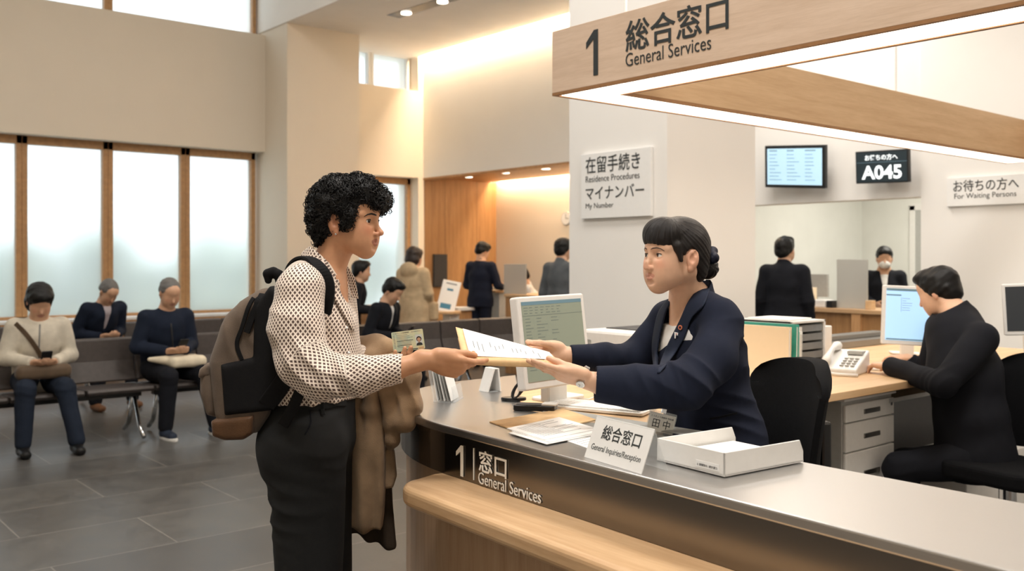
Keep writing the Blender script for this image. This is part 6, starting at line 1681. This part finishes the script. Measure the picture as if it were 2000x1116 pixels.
# ------------------------------------------------------------------ envelope handed over
def patch(A, B_, C_, D, n=20, m=20, sag=0., lift=0.):
    """bilinear sheet, A far left, B far right, C near right, D near left"""
    G = np.zeros((n, m, 3))
    for i in range(n):
        s = i / (n - 1)
        for j in range(m):
            t = j / (m - 1); G[i, j] = (A * (1 - t) + B_ * t) * (1 - s) + (D * (1 - t) + C_ * t) * s; G[i, j, 2] += -sag * math.sin(t * PI) * s + lift * math.sin(s * PI)
    return G
eA, eB, eC, eD = W_(890, 638, 2.72), W_(1078, 691, 2.69), W_(1091, 706, 2.45), W_(905, 700, 2.43)
env = empty('handed_envelope', Vector((eA + eC) / 2), 'open tan envelope folder passed between the two women, papers on it', 'envelope')
G = patch(eA, eB, eC, eD, sag=-.004); grid_solid(G - U3 * .0015, .0012, 'rear_flap', 'manila', env)
G2 = patch(eA * .999 + 0, eB, eC - U3 * .012, eD - U3 * .012, sag=.003); G2[..., 2] -= .002
grid_solid(G2[6:], .0012, 'front_flap', 'manila', env)
edge = [eD - U3 * .001, (eD + eC) / 2 + U3 * .002, eC - U3 * .001]; lo_ = [eD - U3 * .014, (eD + eC) / 2 - U3 * .016, eC - U3 * .013]
n = 24; Ea = resample(edge, n); Eb = resample(lo_, n); grid_solid(np.stack([Ea - FW3 * .001, (Ea + Eb) / 2 - FW3 * .003, Eb + FW3 * .0], 1), .0012, 'fold', 'manila', env)
sub = lambda s0, s1, t0, t1, dz: (lambda q: q)(np.array([[(lambda s, t: (eA * (1 - t) + eB * t) * (1 - s) + (eD * (1 - t) + eC * t) * s + U3 * dz)(s0 + (s1 - s0) * i / 11, t0 + (t1 - t0) * j / 11) for j in range(12)] for i in range(12)]))
pa = grid_solid(sub(.05, .96, .07, .97, .0035), .0006, 'papers', 'paper'); 
tag(pa, 'white printed sheet lying in the open tan envelope', 'paper')
l = MB()
for k in range(16):
    t_ = .14 + .045 * k; s0 = .35 + .2 * random.random(); s1 = s0 + random.uniform(.15, .4)
    if k % 5 == 3: continue
    a = sub(s0, min(s1, .9), t_, t_ + .008, .0040); c4 = [a[0, 0], a[0, -1], a[-1, -1], a[-1, 0]]
    l.add([tuple(x) for x in c4], [(0, 1, 2, 3)])
l.build('print', 'ink', pa)
# ================================================================== the clerk at the counter
fb = -RT * math.cos(math.radians(35)) - FW * math.sin(math.radians(35)); BS = basis(fb); FS, LS, US = BS
o = Vector(W_(1395, HOR, 2.75)); o.z = 0
stf = empty('person', o, 'clerk in a navy jacket with a low bun, seated behind the counter, receiving the envelope', 'person')
hs = basis(-RT * math.cos(math.radians(27)) - FW * math.sin(math.radians(27)), -.05)
HS = Head(P(1316, 501, 2.68), hs, .915, .97)
neck = W_(1352, 590, 2.74)
Js = dict(sh=[W_(1304, 628, 2.90), W_(1412, 640, 2.60)], el=[W_(1232, 712, 2.88), W_(1338, 752, 2.44)], wr=[W_(1103, 694, 2.74), W_(1150, 744, 2.42)])
S_ = Sdf(); add_head(S_, HS, neck, .041, nose=.75)
S_.cone(neck, W_(1362, 640, 2.74), .044, .062, .05, flat=(LS, 1.3)); S_.cone(neck + FS * .01, W_(1334, 648, 2.70), .036, .040, .05)
V1, F1 = S_.arrays(.0021, W_(1440, 668, 2.4), W_(1220, 390, 3.0))
S2 = Sdf(); d = -RT3 * .95 + U3 * .24 + FW3 * .02; n_ = U3 * .85 + FW3 * .45
S2.chain([Js['el'][1], W_(1185, 752, 2.42), Js['wr'][1]], [.038, .030, .0235], .02)
tn = add_hand(S2, Js['wr'][1], d, n_, -1, curl=((.02, .08, .06), (.04, .10, .08), (.10, .16, .12), (.35, .4, .3)), thumb=(-.02, .20, .12, .0), sc=.97, spread=.035)
V2, F2 = S2.arrays(.0022)
S3 = Sdf(); d = -RT3 * .97 + U3 * .10 - FW3 * .05; n_ = -FW3 * .97 + U3 * .12
S3.chain([Js['el'][0], Js['wr'][0]], [.036, .0235], .02)
tf = add_hand(S3, Js['wr'][0], d, n_, 1, curl=((.55, .7, .4), (.75, .8, .4), (.85, .85, .4), (.9, .9, .4)), thumb=(.12, .50, .1, .05), sc=.95, spread=.03)
V3, F3 = S3.arrays(.0024)
S4 = Sdf(); S4.chain([W_(1362, 640, 2.73), W_(1370, 700, 2.73), W_(1388, 790, 2.73), W_(1400, 880, 2.73)], [.07, .08, .075, .09], .05, flat=(LS, 1.3))
for i in (0, 1): S4.chain([Js['sh'][i], Js['el'][i]], [.042, .036], .03)
hipS = [W_(1390, 905, 2.84), W_(1400, 905, 2.66)]; knS = [hipS[0] + FS * .27 - U3 * .03, hipS[1] + FS * .27 - U3 * .03]; akS = [k - FS * .16 - U3 * .43 for k in knS]
for i in (0, 1): S4.chain([hipS[i], knS[i], akS[i]], [.07, .05, .035], .03)
V4, F4 = S4.arrays(.010)
V, Fc = merge([(V1, F1), (V2, F2), (V3, F3), (V4, F4)])
lp, bl = head_attrs(HS, V)
np_mesh('body', V, Fc, 'skin_light', stf, attrs={'lips': lp * .8, 'blush': bl}, relax=1)
add_eyes(HS, stf, look=(-RT3 * .96 - FW3 * .12 + U3 * .12)); brows_lashes(S_, HS, stf, thick=.55, mat='hair_brown')
# hair drawn back into a bun
m, t, b = base_mat('hair_combed', lin(24, 19, 18), .36, Specular_IOR_Level=.35)
at = t.new('ShaderNodeAttribute', attribute_name='strand'); mp = t.new('ShaderNodeMath', operation='MULTIPLY'); t.link(at.outputs['Fac'], mp.inputs[0]); mp.inputs[1].default_value = 1.0
n1 = t.new('ShaderNodeTexNoise', noise_dimensions='1D', Scale=1.0, Detail=5.0, Roughness=.7); t.link(mp.outputs[0], n1.inputs['W'])
t.link(t.ramp(n1.outputs['Fac'], [(.35, lin(9, 7, 7)), (.72, lin(34, 26, 24))]), b.inputs['Base Color'])
t.link(t.bump(n1.outputs['Fac'], .55, .003), b.inputs['Normal']); b.inputs['Anisotropic'].default_value = .3
Hs = Sdf(); E = lambda c, r, kk=.02, op='u': Hs.ell(HS.pt(*c), HS.r(*r), HS.R, kk * HS.sc, op)
E((-.022, 0, .036), (.100, .084, .090)); E((.040, 0, .070), (.052, .070, .042)); E((-.070, 0, -.012), (.046, .066, .060)); E((-.078, 0, -.05), (.026, .044, .030), .03)
E((.035, .06, -.082), (.100, .09, .070), .010, 's'); E((.035, -.06, -.082), (.100, .09, .070), .010, 's'); E((.075, .085, -.030), (.044, .040, .046), .008, 's')
E((-.008, .090, -.012), (.022, .030, .037), .008, 's'); E((-.008, -.090, -.012), (.022, .030, .037), .008, 's')
# fringe swept from the parting to the near temple, its lower edge slanting down towards the ear
E((.052, .004, .062), (.054, .066, .056), .015)
a1 = HS.pt(.098, .0, .036); a2 = HS.pt(.050, .078, -.008); a3 = HS.pt(.050, -.078, -.008)
nn = np.cross(a2 - a1, a3 - a1); nn = nn if nn[2] < 0 else -nn
nn = nn / np.linalg.norm(nn); 
Hs.cut2(a1, nn * .6 + HS.R[0] * .02 - HS.R[2] * .4, HS.pt(.105, 0, -.048), .104 * HS.sc, .006)
Hs.cone(HS.pt(.040, .072, .03), HS.pt(.026, .0750, -.014), .012 * HS.sc, .006 * HS.sc, .010)
pole = np.array([-.10, 0, -.012])
def polar(Q, p0, p1):
    ax = np.array(p1) - p0; ax = ax / np.linalg.norm(ax); y = np.array([0, 1., 0]); e1 = y - ax * (y @ ax); e1 /= np.linalg.norm(e1); e2 = np.cross(ax, e1); w = HS.loc(Q) - p0
    return np.arctan2(w @ e2, w @ e1)
def strand2(Q):
    q = HS.loc(Q); a = polar(Q, pole, (.045, .03, .105)) * 9; fr = polar(Q, np.array([.042, .036, .118]), (.0, .0, .02)) * 7
    line = q[:, 0] - .030 + np.clip(.06 - q[:, 2], 0, 1) * .0
    return np.where(line > 0, fr + 40, a)
rr = np.random.RandomState(8); fq = rr.uniform(8, 60, 14); fp = rr.uniform(0, 6, 14)
def comb_disp(Q):
    a = strand2(Q); v = 0
    for q_, p_ in zip(fq, fp): v = v + np.sin(a * q_ * .12 + p_)
    return v / 14 * .0034 * 1.0
Hs.disp = comb_disp
Vh, Fh = Hs.arrays(.0025); hr = np_mesh('hair', Vh, Fh, 'hair_combed', stf, attrs={'strand': strand2(Vh) * 14}, relax=1)
# loose strand in front of the ear and fine hairs
Bn = Sdf(); bc = HS.pt(-.128, .0, -.030); Bn.ell(bc, (.036, .034, .033), HS.R, .01); Bn.ell(HS.pt(-.10, 0, -.018), HS.r(.03, .03, .03), HS.R, .02)
Bn.disp = lambda Q: .0016 * np.sin(np.arctan2((Q - bc) @ HS.R[2], (Q - bc) @ HS.R[0]) * 9 + (Q - bc) @ HS.R[1] * 160)
Vq, Fq = Bn.arrays(.003); np_mesh('hair_bun', Vq, Fq, 'hair_combed', hr, attrs={'strand': np.linalg.norm(Vq - bc - HS.R[0] * .02, axis=1) * 900}, relax=1)
Sc = Sdf(); c0 = HS.pt(-.118, .006, .004)
rgs = [c0 + (HS.R[0] * (-.45) * math.cos(a) + HS.R[2] * .35 * math.cos(a) + HS.R[1] * math.sin(a)) * .030 * (1 + .18 * math.sin(a * 5)) + HS.R[2] * .006 * math.sin(a * 3) for a in np.linspace(0, 2 * PI, 19)]
Sc.chain(rgs, [.0125 + .003 * math.sin(i * 2.1) for i in range(19)], .006); Sc.disp = folds(61, .0025, 60, 200)
sdf_obj(Sc, 'scrunchie', .0025, 'scrunchie', hr)
# white top under the jacket
Wt = Sdf(); Wt.chain([W_(1354, 622, 2.73), W_(1362, 660, 2.72), W_(1370, 700, 2.72), W_(1384, 780, 2.72)], [.062, .084, .097, .094], .05, flat=(LS, 1.25)); 
Wt.cut(W_(1316, 637, 2.68), US + FS * .12, .16); Wt.disp = folds(62, .002, 14, 60)
sdf_obj(Wt, 'white_top', .0045, 'shirt_white', stf)
# jacket
T = Sdf()
T.chain([W_(1358, 618, 2.735), W_(1364, 650, 2.73), W_(1368, 700, 2.72), W_(1385, 785, 2.72), W_(1394, 850, 2.72), W_(1398, 900, 2.72)], [.066, .090, .104, .100, .116, .126], .05, flat=(LS, 1.27))
T.cone(W_(1358, 592, 2.73), W_(1404, 622, 2.62), .040, .060, .04); T.cone(W_(1346, 594, 2.76), W_(1306, 618, 2.88), .040, .050, .04)
T.chain([W_(1412, 640, 2.60), W_(1392, 700, 2.53), W_(1340, 752, 2.45), W_(1250, 757, 2.425), W_(1160, 750, 2.42)], [.058, .062, .062, .053, .047], .025)
T.chain([W_(1302, 630, 2.90), W_(1240, 706, 2.88), W_(1180, 702, 2.80), W_(1112, 696, 2.745)], [.056, .052, .043, .034], .025)
T.cut(W_(1161, 750, 2.42), -RT3 * .99 + U3 * .05, .07); T.cut(W_(1113, 696, 2.745), -RT3 * .97 - FW3 * .1, .05)
T.cone(W_(1200, 752, 2.42), W_(1150, 748, 2.42), .036, .040, .003, 's')
T.cone(neck + U3 * .06, W_(1352, 622, 2.735), .047, .050, .008, 's')
polyw(T, [(1300, 575), (1340, 575), (1350, 596), (1330, 632), (1310, 664), (1291, 700), (1284, 738), (1283, 690), (1290, 640), (1300, 610)], 2.64, .11, .003, .006, 's')
T.cut(W_(1398, 905, 2.72), -U3, .3)
T.disp = folds(71, .0028, 12, 50, [(W_(1345, 735, 2.40), RT3 * .5 + U3 * .9, .09, 60, .006), (W_(1290, 745, 2.38), RT3 * .9 + U3 * .4, .07, 75, .004), (W_(1425, 690, 2.60), U3 * .8 - RT3 * .4, .10, 50, .005), (W_(1430, 800, 2.62), U3 + RT3 * .3, .09, 55, .004), (W_(1195, 700, 2.77), RT3, .06, 70, .003)])
jk = sdf_obj(T, 'jacket', .004, 'navy_suit', stf, relax=2)
Tn = Sdf(); Tn.p = [q for q in T.p if q[4] == 'u']
cl = cloth('navy_lapel', (28, 35, 52), .8)
strip_px(Tn, [(1366, 560), (1343, 590), (1329, 622), (1311, 658), (1293, 697), (1284, 728)], [(1387, 562), (1374, 596), (1349, 622), (1336, 660), (1311, 700), (1288, 729)], 2.66, .006, .004, 'lapel', 'navy_lapel', jk, n=30, m=10)
strip_px(Tn, [(1311, 590), (1302, 610), (1297, 628), (1287, 670), (1283, 728)], [(1304, 588), (1290, 606), (1282, 630), (1275, 676), (1279, 729)], 2.74, .006, .004, 'lapel', 'navy_lapel', jk, n=30, m=8)
C = Sdf(); C.chain([W_(1322, 572, 2.80), W_(1350, 562, 2.83), W_(1380, 562, 2.78), W_(1384, 580, 2.70), W_(1368, 600, 2.655)], [.008, .010, .012, .013, .008], .01); C.disp = folds(3, .001, 20, 60)
# collar stand around the neck
T2 = Sdf(); T2.cone(W_(1352, 566, 2.735), W_(1356, 602, 2.735), .060, .070, .02); T2.cone(W_(1350, 550, 2.735), W_(1354, 604, 2.735), .053, .058, .004, 's'); T2.cut(W_(1362, 560, 2.735), U3 * .8 + FS * .62, .12); T2.cut(W_(1330, 590, 2.69), FS, .08)
sdf_obj(T2, 'collar', .0035, 'navy_lapel', jk)
# badges
def on_j(u, v, d, off=.007): return rayhit(Tn, [(u, v)], 2.62, off)[0]
def gnorm(p): g = Tn.grad(np.array([p]))[0]; return g / np.linalg.norm(g)
p = on_j(1329, 640, 2.60, .0105); nn = gnorm(p); Mq = frame(Vector(p), Vector(np.cross(U3, nn)), Vector(U3))
plain('badge_orange', (214, 120, 84), .35); plain('badge_red', (190, 60, 60), .4)
pin = MB().cyl((0, 0), .0068, 0, .002, 24, Mq).build('round_pin', 'badge_orange', stf); MB().cyl((0, 0), .0035, .002, .0025, 20, Mq).build('pin_centre', 'navy_lapel', pin)
p = on_j(1321, 656, 2.60, .0105); Mq = frame(Vector(p), Vector(np.cross(U3, nn)), Vector(U3))
pin = MB().prism([(-.006, .010), (.007, .008), (.006, .001), (-.001, .002), (-.002, -.008), (-.005, -.008)], 0, .0015, Mq).build('ribbon_pin', 'sign_white', stf); MB().box(.0, .003, .003, .006, .0015, .002, Mq).build('pin_mark', 'badge_red', pin)
# pocket seam
ribbon([W_(1388, 818, 2.60), W_(1408, 815, 2.60), W_(1428, 809, 2.62)], U3, .006, .002, 'pocket_seam', 'dark_suit', jk, S_=Tn, off=.0015)
# watch
wt_ = W_(1139, 735, 2.42); ax = A3(P(1085, 712, 2.42) - P(1150, 744, 2.42)); ax /= np.linalg.norm(ax)
e1 = np.cross(ax, U3); e1 /= np.linalg.norm(e1); e2 = np.cross(e1, ax)
wat = empty('wristwatch', Vector(wt_), 'silver wristwatch on the clerk\'s left wrist', 'watch')
b = MB(); N = 30
for k in range(N):
    a = 2 * PI * k / N; c = wt_ + (e1 * math.cos(a) * .0262 + e2 * math.sin(a) * .0255)
    Mq = frame(Vector(c), Vector(ax), Vector(-e1 * math.sin(a) + e2 * math.cos(a))); b.box(-.0058, .0058, -.0024, .0024, -.0012, .0018, Mq)
b.build('bracelet', 'chrome', wat, bevel=.0006)
nn = -FW3 * .72 - U3 * .7; nn = nn - ax * (nn @ ax); nn /= np.linalg.norm(nn); c = wt_ + nn * .0265
Mq = frame(Vector(c), Vector(np.cross(ax, nn)) * -1, Vector(ax)); Mq = frame(Vector(c), Vector(ax), Vector(np.cross(nn, ax)))
MB().cyl((0, 0), .0115, 0, .006, 28, Mq).build('case', 'chrome', wat, bevel=.001); MB().cyl((0, 0), .0092, .006, .0065, 28, Mq).build('dial', 'sign_white', wat)
MB().box(-.0004, .0004, 0, .007, .0066, .0070, Mq).box(0, .005, -.0004, .0004, .0066, .0070, Mq).build('hands', 'letter_dark', wat)
# skirt
Q = Sdf(); Q.cone(W_(1398, 880, 2.72), W_(1398, 905, 2.74), .12, .12, .03, flat=(LS, 1.3))
for i in (0, 1): Q.cone(hipS[i], knS[i], .105, .075, .06); Q.cone(knS[i], knS[i] - U3 * .08, .075, .07, .03)
sdf_obj(Q, 'skirt', .008, 'navy_suit', stf)
for i in (0, 1):
    Z = Sdf(); a = akS[i]; Z.cone(a - FS * .03 - U3 * .045, a + FS * .12 - U3 * .058, .034, .028, .02); Z.cone(a, a - U3 * .04, .036, .036, .02); sdf_obj(Z, 'shoe', .006, 'shoe_black', stf)
# name badge
a = P(1258, 796, 2.44); b_ = P(1312, 809, 2.47)
Mb = frame(P(1259, 846, 2.44), b_ - a, Vector((0, 0, 1)) - RT * .05)
W = (b_ - a).length; Hh = .064
nb = empty('name_badge', Mb @ Vector((W / 2, 0, 0)), 'clear plastic name badge reading 田中 hanging below the clerk\'s sleeve', 'badge')
MB().prism(rrect(0, W, 0, Hh, .004), -.0012, -.0006, Mb).build('sleeve', 'acrylic', nb)
plain('badge_card', (226, 224, 216), .5)
MB().box(.003, W - .003, .010, Hh - .006, -.0005, 0, Mb).build('card', 'badge_card', nb)
text('田 中', W * .62, Mb @ Matrix.Translation((W * .5, .020, .0002)), 'letter_dark', nb, align='CENTER', depth=.0003)
text('とうきょう市役所 市民課', W * .8, Mb @ Matrix.Translation((W * .5, .046, .0002)), 'ink_dark', nb, align='CENTER', height=.005, depth=.0003)
MB().box(W * .42, W * .58, Hh - .004, Hh + .014, -.002, .001, Mb).build('clip', 'chrome', nb)
